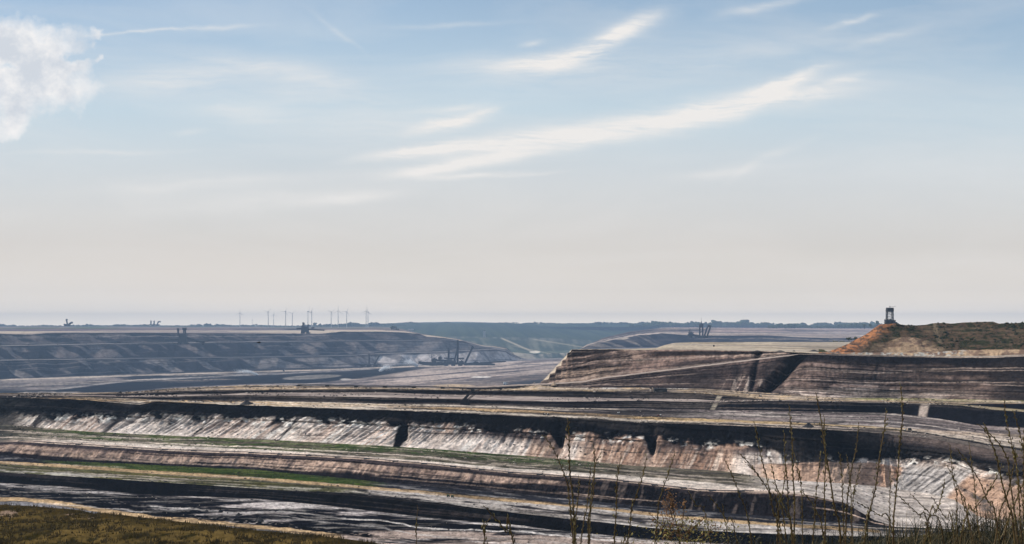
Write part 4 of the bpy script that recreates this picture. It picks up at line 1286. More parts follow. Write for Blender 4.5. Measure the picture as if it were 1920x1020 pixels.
#OBJECTS#
# ======================================================================= machines
def parts(root, Y, specs, depth=7.0):
    """a machine drawn in units of one photo pixel at its distance, then sized in metres"""
    k = Y / F
    made = {}
    for sp in specs:
        nm, mat, prims = sp[0], sp[1], sp[2]
        par = made[sp[3]] if len(sp) > 3 else root
        m = MB()
        for p in prims:
            t = p[0]
            if t == 'truss':
                _, x0, z0, x1, z1, wd = p[:6]
                y = p[6] if len(p) > 6 else 0
                m.truss((x0 * k, y * k, z0 * k), (x1 * k, y * k, z1 * k), wd * k, max(.38 * k * wd ** .5, .72 * k))
            elif t == 'bar':
                _, x0, z0, x1, z1, r = p[:6]
                y = p[6] if len(p) > 6 else 0
                m.bar((x0 * k, y * k, z0 * k), (x1 * k, y * k, z1 * k), r * k)
            elif t == 'box':
                _, x0, x1, z0, z1, dp = p[:6]
                y = p[6] if len(p) > 6 else 0
                m.box(x0 * k, x1 * k, (y - dp / 2) * k, (y + dp / 2) * k, z0 * k, z1 * k)
            elif t == 'prism':
                _, prof, dp = p[:3]
                m.prism([(a * k, b * k) for a, b in prof], -dp / 2 * k, dp / 2 * k)
            elif t == 'wheel':
                _, x, z, R, th, bk = p[:6]
                m.wheel(x * k, 0, z * k, R * k, th * k, 18, bk)
            elif t == 'arc':
                _, x0, z0, x1, z1, sag, r = p
                pts = []
                for i in range(13):
                    u = i / 12
                    pts.append(((x0 + (x1 - x0) * u) * k, 0, (z0 + (z1 - z0) * u + sag * 4 * u * (1 - u)) * k))
                m.tube(pts, r * k, 4)
        made[nm] = m.build(nm, mat, par)
    return made


def crawlers(xs_, w_=5, h_=3):
    return [('crawler', M_BELT, [('prism', [(x - w_ / 2, .8), (x - w_ / 2 + 1, 0), (x + w_ / 2 - 1, 0), (x + w_ / 2, .8), (x + w_ / 2, h_ - .7), (x + w_ / 2 - 1, h_), (x - w_ / 2 + 1, h_), (x - w_ / 2, h_ - .7)], 9)]) for x in xs_]


def machine(name, label, cat, px, py, Y, specs, group=None):
    p = at(px, py, Y)
    r = empty(name, p)
    tag(r, label, cat, group)
    parts(r, Y, specs)
    return r


# 1 the big dark spreader in the middle distance
machine('bucket_wheel_excavator', 'largest dark excavator with one tall and one leaning mast, on the pit floor', 'excavator', 850, 686, 2940,
    crawlers((-13, 0, 13), 8, 3.4) + [
    ('platform', M_STEEL, [('prism', [(-22, 3.4), (22, 3.4), (20, 6.4), (-18, 7.5)], 10)]),
    ('machine_house', M_STEELB, [('prism', [(-12, 7), (5, 7), (5, 10), (-3, 10), (-3, 12), (-12, 12)], 8)]), ('machine_house', M_STEELB, [('box', 11, 19, 6.4, 9.5, 8)]),
    ('mast', M_STEEL, [('truss', 8, 6, 8.3, 47, 2.4), ('truss', 8.3, 30, 8.3, 47, 1.2), ('box', 6.6, 10, 45.4, 48.6, 3)]),
    ('mast', M_STEEL, [('truss', -9, 7, -8.5, 34, 2.2), ('box', -10.6, -6.6, 30, 34, 3)]),
    ('mast_stay', M_STEEL, [('truss', 1.5, 7, 7.5, 33, 1.4)]),
    ('leaning_mast', M_STEEL, [('truss', 22, 5, 35, 33, 2.4)]),
    ('counterweight', M_STEEL, [('prism', [(33, 31), (36.5, 30.5), (39, 35), (37, 38), (34, 36.5)], 6)], 'leaning_mast'),
    ('suspension_cable', M_STEEL, [('arc', 8.3, 47, 36, 37, 2.6, .28)]),
    ('suspension_cable', M_STEEL, [('bar', 8.3, 47, -37, 13, .22)]),
    ('suspension_cable', M_STEEL, [('bar', -8.5, 34, -62, 5, .2)]),
    ('wheel_boom', M_STEEL, [('truss', -36, 11, -4, 9, 2.2), ('box', -38, -33, 8.5, 14, 4), ('bar', -41, 4, -41, 22, .4), ('bar', -41, 22, -36, 19, .35)]),
    ('bucket_wheel', M_STEEL, [('wheel', -36, 10, 4.4, 3, 9)], 'wheel_boom'),
    ('counter_drum', M_STEELB, [('wheel', -25, 14.5, 3.4, 3, 0), ('box', -30, -20, 5.5, 8, 5)]),
    ('discharge_boom', M_STEEL, [('truss', -66, 6.5, -14, 3.5, 2.8), ('prism', [(-66, 8.5), (-52, 7), (-30, 3.4), (-14, 1), (-40, 0), (-62, 3)], 4)]),
    ('conveyor_bridge', M_STEEL, [('prism', [(20, 5), (36, 6), (42, 8.8), (48, 6.2), (60, 4.6), (66, 6), (78, 4), (78, 1), (20, 1)], 5), ('truss', 50, 5.4, 98, 8.5, 1.4)]),
    ('gantry', M_STEELB, [('truss', -17, 14.5, 1, 13.5, 1.3), ('truss', 10, 14, 20, 14, 1.2), ('bar', 11, 6, 20, 14, .5), ('bar', 20, 6, 11, 14, .5)]),
    ])
# 2 faint machine left of it
machine('bucket_wheel_excavator', 'faint excavator with thin upright mast and slanting boom below the far wall', 'excavator', 692, 687.5, 2780,
    crawlers((-12, 0, 12), 8, 2.6) + [
    ('platform', M_STEELB, [('prism', [(-27, 2.6), (24, 2.6), (20, 4.4), (-10, 4.8), (-24, 6.8)], 8)]),
    ('mast', M_STEELB, [('truss', 0, 4, 0, 24, 1.4)]),
    ('leaning_mast', M_STEELB, [('truss', 10, 4, 20, 23, 1.4)]),
    ('suspension_cable', M_STEELB, [('bar', 0, 24, 20, 23, .2)]),
    ('bucket_wheel', M_STEELB, [('wheel', -25, 4.6, 2.6, 2, 8)]),
    ])
# 3 machine on the upper left bench
machine('bucket_wheel_excavator', 'hazy blue excavator with two square mast heads on the far left wall', 'excavator', 343, 645.5, 2780,
    crawlers((-6, 6), 8, 3) + [
    ('machine_house', M_STEEL, [('prism', [(-8, 3), (8, 3), (7, 14), (6, 20), (-5, 20), (-7, 12)], 9)]),
    ('mast', M_STEEL, [('truss', -9, 16, -9, 27, 1.6), ('box', -11, -7, 26, 30, 3)]),
    ('mast', M_STEEL, [('truss', 3, 18, 3, 27, 3.2), ('box', -.5, 6.5, 27, 31, 4)]),
    ('wheel_boom', M_STEEL, [('truss', -34, 9, -8, 9.5, 2), ('bar', -34, 9, -37, 2, .5)]),
    ('discharge_boom', M_STEEL, [('truss', 7, 12, 40, 3, 2.4), ('truss', 25, 5, 50, 7, 1.6)]),
    ])
# 4 machine under the turbines
machine('bucket_wheel_excavator', 'blocky blue machine with stubby twin masts on the terrace below the wind turbines', 'excavator', 572, 625.5, 3150,
    crawlers((-4, 6), 7, 2.4) + [
    ('machine_house', M_STEEL, [('prism', [(-7, 2.4), (7, 2.4), (6, 13), (-6, 14)], 8)]),
    ('mast', M_STEEL, [('truss', -3.5, 12, -3, 20, 2.4), ('box', -5, -1, 17, 21, 3)]),
    ('mast', M_STEEL, [('truss', 5, 10, 6, 17, 1.2)]),
    ('wheel_boom', M_STEEL, [('truss', -16, 9.5, -6, 10, 1.4)]),
    ('discharge_boom', M_STEEL, [('truss', 6, 8, 36, 6.5, 1.2), ('truss', 12, 10.5, 17, 11, 1.2)]),
    ])
# 5, 6 small ones on the left skyline
machine('bucket_wheel_excavator', 'small dark excavator silhouette with a slanting boom on the skyline at the far left', 'excavator', 127, 611.5, 4200,
    crawlers((-3, 3), 5, 1.4) + [
    ('machine_house', M_STEEL, [('prism', [(-6, 1.4), (5, 1.4), (3, 4), (-4, 4)], 5)]),
    ('mast', M_STEEL, [('truss', -1, 4, -2, 11, 1.0), ('box', -3.4, -.6, 10.4, 13.6, 2.4)]),
    ('wheel_boom', M_STEEL, [('truss', 2, 3.5, 8, 7, 1.8), ('wheel', 8, 6.5, 1.6, 1.5, 6)]),
    ('counterweight', M_STEEL, [('box', -7, -4.4, 2, 4.4, 3)]),
    ])
machine('bucket_wheel_excavator', 'tiny pale excavator silhouette with two thin masts on the left skyline', 'excavator', 291, 611, 5400,
    crawlers((-4, 4), 5, 1.4) + [
    ('platform', M_STEELB, [('prism', [(-22, 1.4), (9, 1.4), (7, 3), (-8, 3.2)], 5)]),
    ('mast', M_STEELB, [('truss', -8, 3, -8, 9.5, .9)]),
    ('mast', M_STEELB, [('truss', -2, 3, -2, 9.5, .9)]),
    ('wheel_boom', M_STEELB, [('truss', 4, 3, 6, 7.5, .9), ('truss', 5, 7.5, 10, 8, .9)]),
    ])
# 7 twin tower machine right of centre
machine('bucket_wheel_excavator', 'excavator with one upright and one tilted ladder tower behind the cream plateau', 'excavator', 1315, 634, 2900,
    crawlers((-2, 8), 8, 3) + [
    ('platform', M_STEEL, [('prism', [(-24, 3), (22, 3), (20, 5), (-22, 5)], 8)]),
    ('mast', M_STEEL, [('truss', -3, 5, -3, 20, 1.3, 0), ('truss', 2.6, 5, 2.6, 20, 1.3, 0), ('box', -4, 3.4, 19.5, 27, 4), ('bar', -3, 12, 2.6, 12, .3), ('bar', -3, 8, 2.6, 15, .3)]),
    ('antenna', M_STEEL, [('bar', 0, 27, 0, 31, .8), ('bar', 0, 31, 0, 38, .25)], 'mast'),
    ('leaning_mast', M_STEEL, [('truss', 6, 5, 11.5, 21, 1.3), ('truss', 11.5, 5, 17, 21, 1.3), ('bar', 8, 11, 14, 12, .3)]),
    ('counterweight', M_STEEL, [('prism', [(11, 20.5), (17.8, 20), (18.6, 24), (12, 25)], 5)], 'leaning_mast'),
    ('bucket_wheel', M_STEEL, [('wheel', -19.5, 6, 5.2, 3, 8)]),
    ('wheel_boom', M_STEEL, [('truss', -19, 6, -3, 4, 2), ('bar', -23.5, 5, -22.6, 18, .35), ('bar', -23.5, 9, -19.8, 18, .35)]),
    ('cabin', M_WHITE, [('box', -17, -12, 2, 4.2, 4)]),
    ])
# 8 tower on the green hill
machine('lattice_tower', 'tall dark lattice tower with a heavy top standing behind the green hill at the right', 'tower', 1668.5, 622, 1000,
    [('base_building', M_STEEL, [('box', -9, 9, 0, 16, 9), ('box', -9, -4, 14, 23, 8), ('box', 4.5, 9.5, 14, 22, 8), ('box', 9, 13, 10, 18, 7), ('prism', [(-3.6, 15), (4, 15), (4, 21), (1, 24), (-2.5, 22)], 6)]),
     ('leg', M_STEEL, [('bar', -6, 15, -5.4, 45, 1.0, -3)]), ('leg', M_STEEL, [('bar', 5.4, 15, 4.8, 45, 1.0, -3)]),
     ('leg', M_STEEL, [('bar', -6, 15, -5.4, 45, 1.0, 3)]), ('leg', M_STEEL, [('bar', 5.4, 15, 4.8, 45, 1.0, 3)]),
     ('cross_bracing', M_STEELB, [('bar', -5.6, z, 5.2, z + 4.2, .28, 3) for z in (22, 27, 32)] + [('bar', 5.2, z, -5.6, z + 4.2, .28, 3) for z in (22, 27, 32)] + [('bar', -5.6, z, 5.2, z, .3, -3) for z in (27, 32, 36)]),
     ('tower_head', M_STEEL, [('prism', [(-6.6, 38.5), (-3, 37), (3, 37), (6, 38.5), (5.6, 45), (-5.4, 45)], 9)]),
     ('antenna', M_STEEL, [('bar', 0, 45, 0, 48.5, .5), ('bar', 0, 47, 11, 47.6, .22)], 'tower_head')])


# ======================================================================= wind turbines
def turbine(hub=72.0, blade=25.0, rot=0.3):
    r = empty('wind_turbine', (0, 0, 0))
    m = MB(); m.bar((0, 0, 0), (0, 0, hub), 1.9, 10, 1.0); m.build('tower', M_TOWER, r)
    m = MB(); m.box(-1.6, 1.6, -5, 4, hub, hub + 3.2); m.build('nacelle', M_TOWER, r)
    m = MB(); m.bar((0, -5, hub + 1.6), (0, -7.5, hub + 1.6), 1.7, 8, .6); h = m.build('hub', M_TOWER, r)
    for k in range(3):
        a = rot + k * 2 * math.pi / 3
        m = MB()
        d = Vector((math.sin(a), 0, math.cos(a)))
        c0 = Vector((0, -6, hub + 1.6))
        m.bar(c0, c0 + d * blade * .3, .6, 4, .8)
        m.bar(c0 + d * blade * .3, c0 + d * blade, .8, 4, .2)
        m.build('blade', M_TOWER, r)
    return r


protos = [turbine(rot=a) for a in (0.05, 0.5, 0.9)]


def copy_tree(o, parent=None):
    c = o.copy()
    COL.objects.link(c)
    if parent is not None: c.parent = parent
    for ch in list(o.children):
        copy_tree(ch, c)
    return c


tnames = {450: 'wind turbine standing alone, leftmost of all on the skyline', 473: 'very small far wind turbine just right of the lone leftmost one',
          503: 'wind turbine, left one of the first pair right of the lone leftmost turbine', 513: 'shorter wind turbine, right one of the first pair on the left skyline',
          535.5: 'taller wind turbine of the pair left of the blocky machine', 548: 'shorter wind turbine of the pair left of the blocky machine',
          577.5: 'wind turbine rising directly above the blocky blue machine', 584.5: 'wind turbine just right of the blocky blue machine',
          621: 'slim wind turbine, first of the trio right of the blocky machine', 634: 'tallest wind turbine with its blade pointing straight up, middle of the trio',
          650: 'wind turbine, last of the trio with its blades seen edge on', 686.5: 'taller wind turbine of the rightmost close pair', 690: 'shorter wind turbine behind the rightmost close pair'}
thead = {450: 587, 473: 599, 503: 585, 513: 590, 535.5: 584, 548: 588, 577.5: 584, 584.5: 585, 621: 585, 634: 583, 650: 584, 686.5: 583, 690: 585}
for i, (px, head) in enumerate(thead.items()):
    zb = -16.0
    hub = 72.0
    # hub row head: (hub+1.6+zb)/Y = (608-head)/F
    Yt = (hub + 1.6 + zb) * F / (HY - head)
    s_ = 1.0
    if Yt > 7400 or Yt < 4000:
        Yn = min(max(Yt, 4600), 7400)
        s_ = ((HY - head) / F * Yn - zb) / (hub + 1.6)
        Yt = Yn
    pr = protos[(0 if px in (634, 686.5) else i) % 3]
    o = pr if pr.get('label') is None else copy_tree(pr)
    o.location = ((px - 960) / F * Yt, Yt, zb)
    o.scale = (s_, s_, s_)
    o.rotation_euler = (0, 0, math.radians((12, 70, -20, 35, -8)[i % 5] if px not in (634, 686.5) else 5))
    tag(o, tnames[px], 'wind turbine', 'wind turbines on the skyline')


# ======================================================================= conveyors along the far benches
def conveyor(name, label, line_f, xa, xb, dz, grids, hgt=3.0, wd=4.0, group='belt conveyors in the mine', leg_every=9):
    pts = []
    for x in np.arange(xa, xb, 6.0):
        pts.append(ground(x, float(line_f(x)) + dz, grids))
    r = empty(name, pts[0])
    o0 = pts[0]
    tag(r, label, 'conveyor', group)
    m = MB(); lm = MB()
    for i in range(len(pts) - 1):
        p, q = pts[i] - o0, pts[i + 1] - o0
        up = Vector((0, 0, hgt))
        d = (q - p).normalized(); sdv = Vector((-d.y, d.x, 0)) * wd / 2
        b = len(m.v)
        m.add([p + up - sdv, p + up + sdv, q + up + sdv, q + up - sdv, p + up * .6 - sdv, p + up * .6 + sdv, q + up * .6 + sdv, q + up * .6 - sdv],
              [(0, 1, 2, 3), (4, 7, 6, 5), (0, 3, 7, 4), (1, 5, 6, 2)])
        if i % leg_every == 0:
            lm.box(p.x - 1, p.x + 1, p.y - 1, p.y + 1, p.z - 1, p.z + hgt * .7)
    m.build('belt', M_BELT, r); lm.build('support', M_STEEL, r)['kind'] = 'stuff'
    return r


conveyor('belt_conveyor', 'long thin belt conveyor along the upper bench of the far left wall', l2, 0, 842, -.6, ['far_wall_bench'])
conveyor('belt_conveyor', 'long thin belt conveyor along the lower bench of the far left wall', l1, 0, 925, -.6, ['far_wall_bench'])
conveyor('belt_conveyor', 'belt conveyor crossing the pit floor below the far left wall', fC, 150, 780, 0, ['deep_pit_floor'], 2.0, 3.0)
conveyor('belt_conveyor', 'belt conveyor along the front edge of the dark terraces in the centre', t14, 560, 990, 1.0, ['terrace_bench'], 1.0, 1.5)
conveyor('belt_conveyor', 'belt conveyor along the outer edge of the pink haul road', t5, 40, 1420, -1.5, ['pink_bench'], .35, .6)


# ======================================================================= sprays, heaps, vehicles, small buildings
def spray(px, py, Y, w_, h_, lean, label):
    g_ = at(px, py, Y); k = Y / F
    r = empty('water_sprinkler', g_)
    tag(r, label, 'sprinkler', 'water sprinklers laying the dust')
    m = MB(); m.bar((0, 0, -1), (0, 0, 2.6), .5, 6); m.box(-1.4, 1.4, -1, 1, -1, .6); m.build('nozzle_stand', M_STEEL, r)
    m = MB()
    for i in range(2600):
        u = random.random() ** 1.5
        x = -lean * u * w_ * k; z = h_ * k * (.10 + .55 * math.sin(min(u * 1.3, 1.0) * math.pi * .62))
        sp = (.05 + .20 * u) * h_ * k
        x += random.gauss(0, sp * 1.6); z += random.gauss(0, sp) + 1; y = random.gauss(0, sp * 1.5)
        q = .45 * k * random.uniform(.4, 1.3) * (1 - .6 * u)
        if z < .3 * k: continue
        m.add([(x, y, z + q), (x - q, y - q, z - q), (x + q, y - q, z - q), (x, y + q, z - q)], [(0, 1, 2), (0, 2, 3), (0, 3, 1), (1, 3, 2)])
    o = m.build('water_jet', M_SPRAY, r)
    o['kind'] = 'stuff'
    return r


spray(482, 704, 2430, 40, 11, 1, 'white water spray blowing over the black coal strip at the left')
spray(713, 697, 2660, 20, 12, -1, 'smaller white water spray slanting up over the coal strip in the centre')
spray(781, 688, 2960, 24, 14, 1, 'white water spray beside the left end of the largest machine')


def heap(px, py, w_, h_, mat, label, grids=None, group=None, name='coal_heap', cat='heap'):
    p = ground(px, py, grids); k = p.y / F
    n = 18; rings = 6
    vs = [(0, 0, h_ * k)]; fs = []
    sd_ = random.random() * 10
    for j in range(1, rings + 1):
        u = j / rings
        for i in range(n):
            a = 2 * math.pi * i / n
            jit = 1 + .22 * math.sin(a * 2 + sd_) + .12 * math.sin(a * 5 + sd_ * 3)
            R = w_ / 2 * u * k * jit
            z = h_ * k * (1 - u) * (1 + .15 * math.sin(a * 3 + j)) - (0.6 * k if j == rings else 0)
            vs.append((R * math.cos(a), R * math.sin(a), z))
    for i in range(n): fs.append((0, 1 + i, 1 + (i + 1) % n))
    for j in range(rings - 1):
        for i in range(n):
            a = 1 + j * n + i; b = 1 + j * n + (i + 1) % n
            fs.append((a, a + n, b + n, b))
    o = mesh_obj(name, vs, fs, mat, smooth=False)
    o.location = p
    tag(o, label, cat, group)
    return o


for px, py, w_, h_, lb in ((387, 958, 9, 3.6, 'leftmost small black heap on the white pit floor near the meadow'),
                           (413, 960.5, 10, 6, 'pointed black heap, second from the left on the white pit floor'),
                           (427, 962, 4, 2, 'tiniest black heap, third of the row on the white pit floor'),
                           (448, 965.5, 13, 5, 'widest black heap at the right end of the row on the white pit floor')):
    heap(px, py, w_, h_, M_COAL, lb, ['pit_floor'], 'small black heaps on the pale pit floor')
heap(486, 976, 18, 9, M_COAL, 'dark rounded heap beside the orange track, above the edge of the meadow', ['pit_floor'], name='earth_heap')
heap(462, 758, 26, 8, M_COAL, 'broad black mound on the sand road at the left', ['sand_road_bench', 'high_wall'])
heap(226, 737.5, 7, 4, M_COAL, 'tiny black mound on the tip of the sand road at the far left', ['terrace_bench'])
heap(1515, 801, 24, 8.5, M_COAL, 'grey conical mound on the pale bench right of centre', ['sand_road_bench', 'high_wall'], name='earth_heap')
heap(850, 727, 12, 4, M_SAND, 'small brown sand heap on the orange patch left of the mesa', ['terrace_bench'], name='sand_heap')
heap(828, 727, 9, 3.5, M_SAND, 'left one of the small sand heaps on the orange patch', ['terrace_bench'], name='sand_heap')
heap(1001, 722, 9, 6, M_SAND, 'steep little sand cone at the left foot of the mesa', ['terrace_bench', 'deep_pit_floor'], name='sand_heap')
heap(1039, 722, 11, 6, M_SAND, 'sand cone against the front foot of the mesa', ['terrace_bench', 'mesa_slope'], name='sand_heap')
for px, w_, h_, lb in ((1420, 14, 1.6, 'left dark hump on the cream plateau edge'), (1463, 24, 2.4, 'long dark hump on the cream plateau edge, second from the left'),
                       (1488, 6, 2, 'smallest dark hump on the cream plateau edge'), (1526, 30, 3, 'dark hump on the cream plateau edge beside the orange hill')):
    heap(px, 659, w_, h_, M_COAL, lb, ['mesa_plateau'], 'dark humps along the plateau edge', 'earth_heap')


def ramp_tower():
    """the black stacker standing across the dark terraces"""
    p = ground(872, 759, ['sand_road_bench']); k = p.y / F
    r = empty('coal_stacker', p)
    tag(r, 'black coal stacker with a steep ramp leaning right across the dark terraces in the centre', 'stacker')
    m = MB()
    m.prism([(-9 * k, -1 * k), (10 * k, -1 * k), (8 * k, 5 * k), (5 * k, 11 * k), (-4 * k, 12 * k), (-8 * k, 6 * k)], -4 * k, 4 * k)
    m.build('machine_house', M_COAL, r)
    m = MB(); m.prism([(-5 * k, 10 * k), (2 * k, 10 * k), (15 * k, 26 * k), (12 * k, 28.5 * k)], -2 * k, 2 * k); m.build('ramp', M_STEEL, r)
    m = MB(); m.truss((5 * k, 0, 10 * k), (24 * k, 0, 24 * k), 2.6 * k, .35 * k); m.box(12 * k, 18 * k, -2 * k, 2 * k, 24 * k, 29 * k); m.build('boom', M_STEEL, r)
    for x in (-6, 6):
        m = MB(); m.box((x - 2.5) * k, (x + 2.5) * k, -5 * k, 5 * k, -1.5 * k, 1.2 * k); m.build('crawler', M_BELT, r)


ramp_tower()


def box_station(px, py, w_, h_, grids, name, label, cat, body, roof=M_STEEL):
    p = ground(px, py, grids); k = p.y / F
    r = empty(name, p)
    tag(r, label, cat)
    w_ *= k; h_ *= k
    m = MB(); m.box(-w_ / 2, w_ / 2, -w_ * .3, w_ * .3, -.5, h_ * .82); m.build('wall', body, r)
    m = MB(); m.prism([(-w_ * .54, h_ * .82), (w_ * .54, h_ * .82), (w_ * .5, h_), (-w_ * .5, h_)], -w_ * .34, w_ * .34); m.build('roof', roof, r)
    m = MB(); m.box(-w_ * .12, w_ * .12, -w_ * .32, -w_ * .3, 0, h_ * .55); m.build('door', M_GLASS, r)
    return r


box_station(1238, 734.5, 24, 6.5, ['terrace_bench'], 'drive_station', 'long flat dark drive station on the sand road below the mesa', 'building', M_STEEL)
box_station(1338, 650, 2.5, 3.5, ['mesa_plateau'], 'site_hut', 'tiny dark hut alone on the cream plateau', 'hut', M_STEEL)
tw = machine('concrete_tower', 'pale square tower in front of the distant green hill', 'tower', 908, 634, 4800,
    [('shaft', M_CONC, [('box', -2.4, 2.4, 0, 14, 5)]), ('roof', M_STEELB, [('box', -2.7, 2.7, 14, 14.8, 5.6)]),
     ('low_wing', M_CONC, [('box', -30, -2.4, 0, 1.4, 4), ('box', 2.4, 8, 0, 1.0, 4)])])
machine('warehouse', 'low white roofed shed on the green slope right of the far left wall', 'building', 770, 619.5, 4700,
    [('wall', M_CONC, [('box', -5, 5, 0, 1.6, 4)]), ('roof', M_WHITE, [('prism', [(-5.4, 1.6), (5.4, 1.6), (4, 2.9), (-4.4, 2.3)], 5)])])


def vehicle(px, py, L, H, grids, label, name='mine_vehicle', mat=M_YELLOW, cabm=M_WHITE, cat='vehicle', flip=1, box=False, rz=0.1):
    p = ground(px, py, grids); k = p.y / F
    L *= k; H *= k
    r = empty(name, p, rz)
    tag(r, label, cat)
    W = L * .38
    m = MB(); m.prism([(-L * .5, H * .22), (L * .5, H * .22), (L * .5, H * .55), (L * .12, H * .6), (L * .06, H * (.95 if box else .7)), (-L * .5, H * (.95 if box else .8))], -W / 2, W / 2); m.build('body', mat, r)
    m = MB(); m.prism([(L * .14, H * .55), (L * .46, H * .55), (L * .40, H * .95), (L * .16, H)], -W * .48, W * .48); c = m.build('cab', cabm, r)
    m = MB(); m.prism([(L * .20, H * .66), (L * .40, H * .66), (L * .37, H * .88), (L * .21, H * .9)], -W * .5, W * .5); m.build('window', M_GLASS, c)
    for x in (-.34, .32):
        for y in (-.5, .5):
            m = MB(); m.wheel(x * L, y * W, H * .2, H * .22, W * .2, 12); m.build('wheel', M_TYRE, r)
    if flip < 0: r.scale = (-1, 1, 1)
    return r


vehicle(840.5, 931.5, 5.5, 5, ['green_bench'], 'left one of two small green vehicles parked on the orange road', mat=M_GREENP, cabm=M_GREENP, box=True)
vehicle(847.5, 932.5, 5, 5, ['green_bench'], 'right one of two small green vehicles parked on the orange road', mat=M_GREENP, cabm=M_GREENP, flip=-1, box=True)
vehicle(1021, 778, 4, 4.5, ['sand_road_bench'], 'left one of two tiny vehicles on the bright sand road above the coal wall', mat=M_STEELB)
vehicle(1027.5, 778.5, 3.5, 4.5, ['sand_road_bench'], 'right one of two tiny vehicles on the bright sand road above the coal wall', mat=M_STEEL, flip=-1)
vehicle(1706, 807, 6, 5, ['sand_road_bench', 'high_wall'], 'dark truck on the pale bench at the right', mat=M_STEEL, cabm=M_GREENP, box=True)
vehicle(1697.5, 807, 2.5, 3, ['sand_road_bench', 'high_wall'], 'tiny white pickup left of the dark truck on the pale bench', mat=M_WHITE)
vehicle(1237, 780.5, 8, 3.5, ['sand_road_bench'], 'low brown digger on the mottled bench in the centre', mat=principled('rust_paint', (.13, .05, .03), nscale=1, namt=.2))
vehicle(949, 722.5, 8, 6, ['deep_pit_floor', 'terrace_bench'], 'white tank truck at the end of the striped pit floor left of the mesa', mat=M_WHITE, box=True)
vehicle(936, 726, 8, 3, ['deep_pit_floor', 'terrace_bench'], 'low pale trailer left of the white tank truck', mat=M_CONC)
vehicle(1160, 775, 4.5, 3, ['sand_road_bench'], 'small white vehicle on the mottled bench below the dark terraces', mat=M_WHITE)
vehicle(1426, 743.5, 5, 4, ['terrace_bench'], 'small dark digger on the sand road at the foot of the shaded chute', mat=M_STEEL)
vehicle(532, 696.5, 3, 3.5, ['deep_pit_floor'], 'tiny dark vehicle on the conveyor road of the deep floor', mat=M_STEEL)
r_ = machine('drill_rig', 'small drill rig with a thin mast on the orange patch left of the mesa', 'drill rig', 840.5, 723.5, 930,
    [('crawler', M_BELT, [('box', -4, 4, 0, 1, 4)]), ('body', M_STEEL, [('prism', [(-4, 1), (4, 1), (2.5, 2.8), (-2, 3)], 4)]), ('mast', M_STEEL, [('bar', 0, 2, 0, 9, .25)])])
gp = ground(840.5, 724, ['terrace_bench', 'deep_pit_floor']); r_.location = gp

# bird gliding over the pit
p = at(485, 642.5, 70)
r = empty('gliding_bird', p, .4)
tag(r, 'small black bird gliding in front of the far left wall', 'bird')
m = MB(); m.tube([(-.16, 0, 0), (-.06, 0, .01), (.05, 0, .015), (.13, 0, .03), (.17, 0, .02)], [.01, .035, .045, .03, .006], 8); m.build('body', M_BLACK, r)
for sgn in (-1, 1):
    m = MB(); m.add([(.06, 0, .02), (.07, sgn * .16, .07), (-.0, sgn * .33, .05), (-.05, sgn * .16, .05), (-.05, 0, .02)], [(0, 1, 2, 3, 4)]); m.build('wing', M_BLACK, r)
m = MB(); m.add([(-.14, -.01, 0), (-.14, .01, 0), (-.25, .04, .0), (-.25, -.04, 0)], [(0, 1, 2, 3)]); m.build('tail', M_BLACK, r)

# ======================================================================= woods and scrub
ICO_V, ICO_F = None, None
bm = bmesh.new(); bmesh.ops.create_icosphere(bm, subdivisions=1, radius=1.0)
ICO_V = np.array([v.co[:] for v in bm.verts]); ICO_F = np.array([[v.index for v in f.verts] for f in bm.faces]); bm.free()


def clumps(name, label, items, mat, jit=.35, kind='stuff'):
    """items: (x, y, z, rx, rz)"""
    V_ = []; F_ = []
    for i, (x, y, z, rx, rz_) in enumerate(items):
        v = ICO_V * (1 + jit * (rng.random((len(ICO_V), 1)) - .5) * 2) * np.array([rx, rx, rz_]) + np.array([x, y, z])
        V_.append(v); F_.append(ICO_F + i * len(ICO_V))
    o = mesh_obj(name, np.concatenate(V_), np.concatenate(F_), mat)
    tag(o, label, kind=kind)
    return o


def treeline(name, label, xa, xb, Y0, Y1, n, hpx, zf, dens=None, hm_=(.6, 1.3)):
    it = []
    for i in range(n):
        px = random.uniform(xa, xb)
        Y = random.uniform(Y0, Y1)
        bump = fbm(np.array([px / 22.0]), np.array([3.0 + Y0 / 900]), 3, 700)[0]
        if dens and random.random() > dens(px, bump): continue
        h = hpx(px, bump) * Y / F * random.uniform(*hm_)
        z0 = zf(px)
        X = (px - 960) / F * Y
        for j in range(5):
            it.append((X + random.uniform(-.5, .5) * h, Y + random.uniform(-.5, .5) * h, z0 + h * (.2 + .7 * random.random()), h * random.uniform(.2, .42), h * random.uniform(.16, .34)))
    return clumps(name, label, it, M_TREE)


treeline('far_woodland', 'far woodland edge along the left and centre skyline', -150, 760, 6350, 6700, 900, lambda x, b: 2.0 + 7.0 * max(0, b - .42) + (2.0 if 590 < x < 740 else 0), lambda x: -16.0)
treeline('far_woodland', 'bushy treeline on the skyline right of the centre', 1180, 1660, 6000, 6500, 900, lambda x, b: 4.0 + 16.0 * max(0, b - .42) + 3 * (1 if 1285 < x < 1400 else 0), lambda x: -18.6)
treeline('far_woodland', 'nearer dark hedge of trees left of the orange hill', 1440, 1665, 4600, 4900, 260, lambda x, b: 3.5 + 11.0 * max(0, b - .42), lambda x: -18.6)
treeline('far_woodland', 'trees on top of the distant green hill', 690, 1260, 7150, 7350, 700, lambda x, b: 1.5 + 6.0 * max(0, b - .40), lambda x: 1.0)


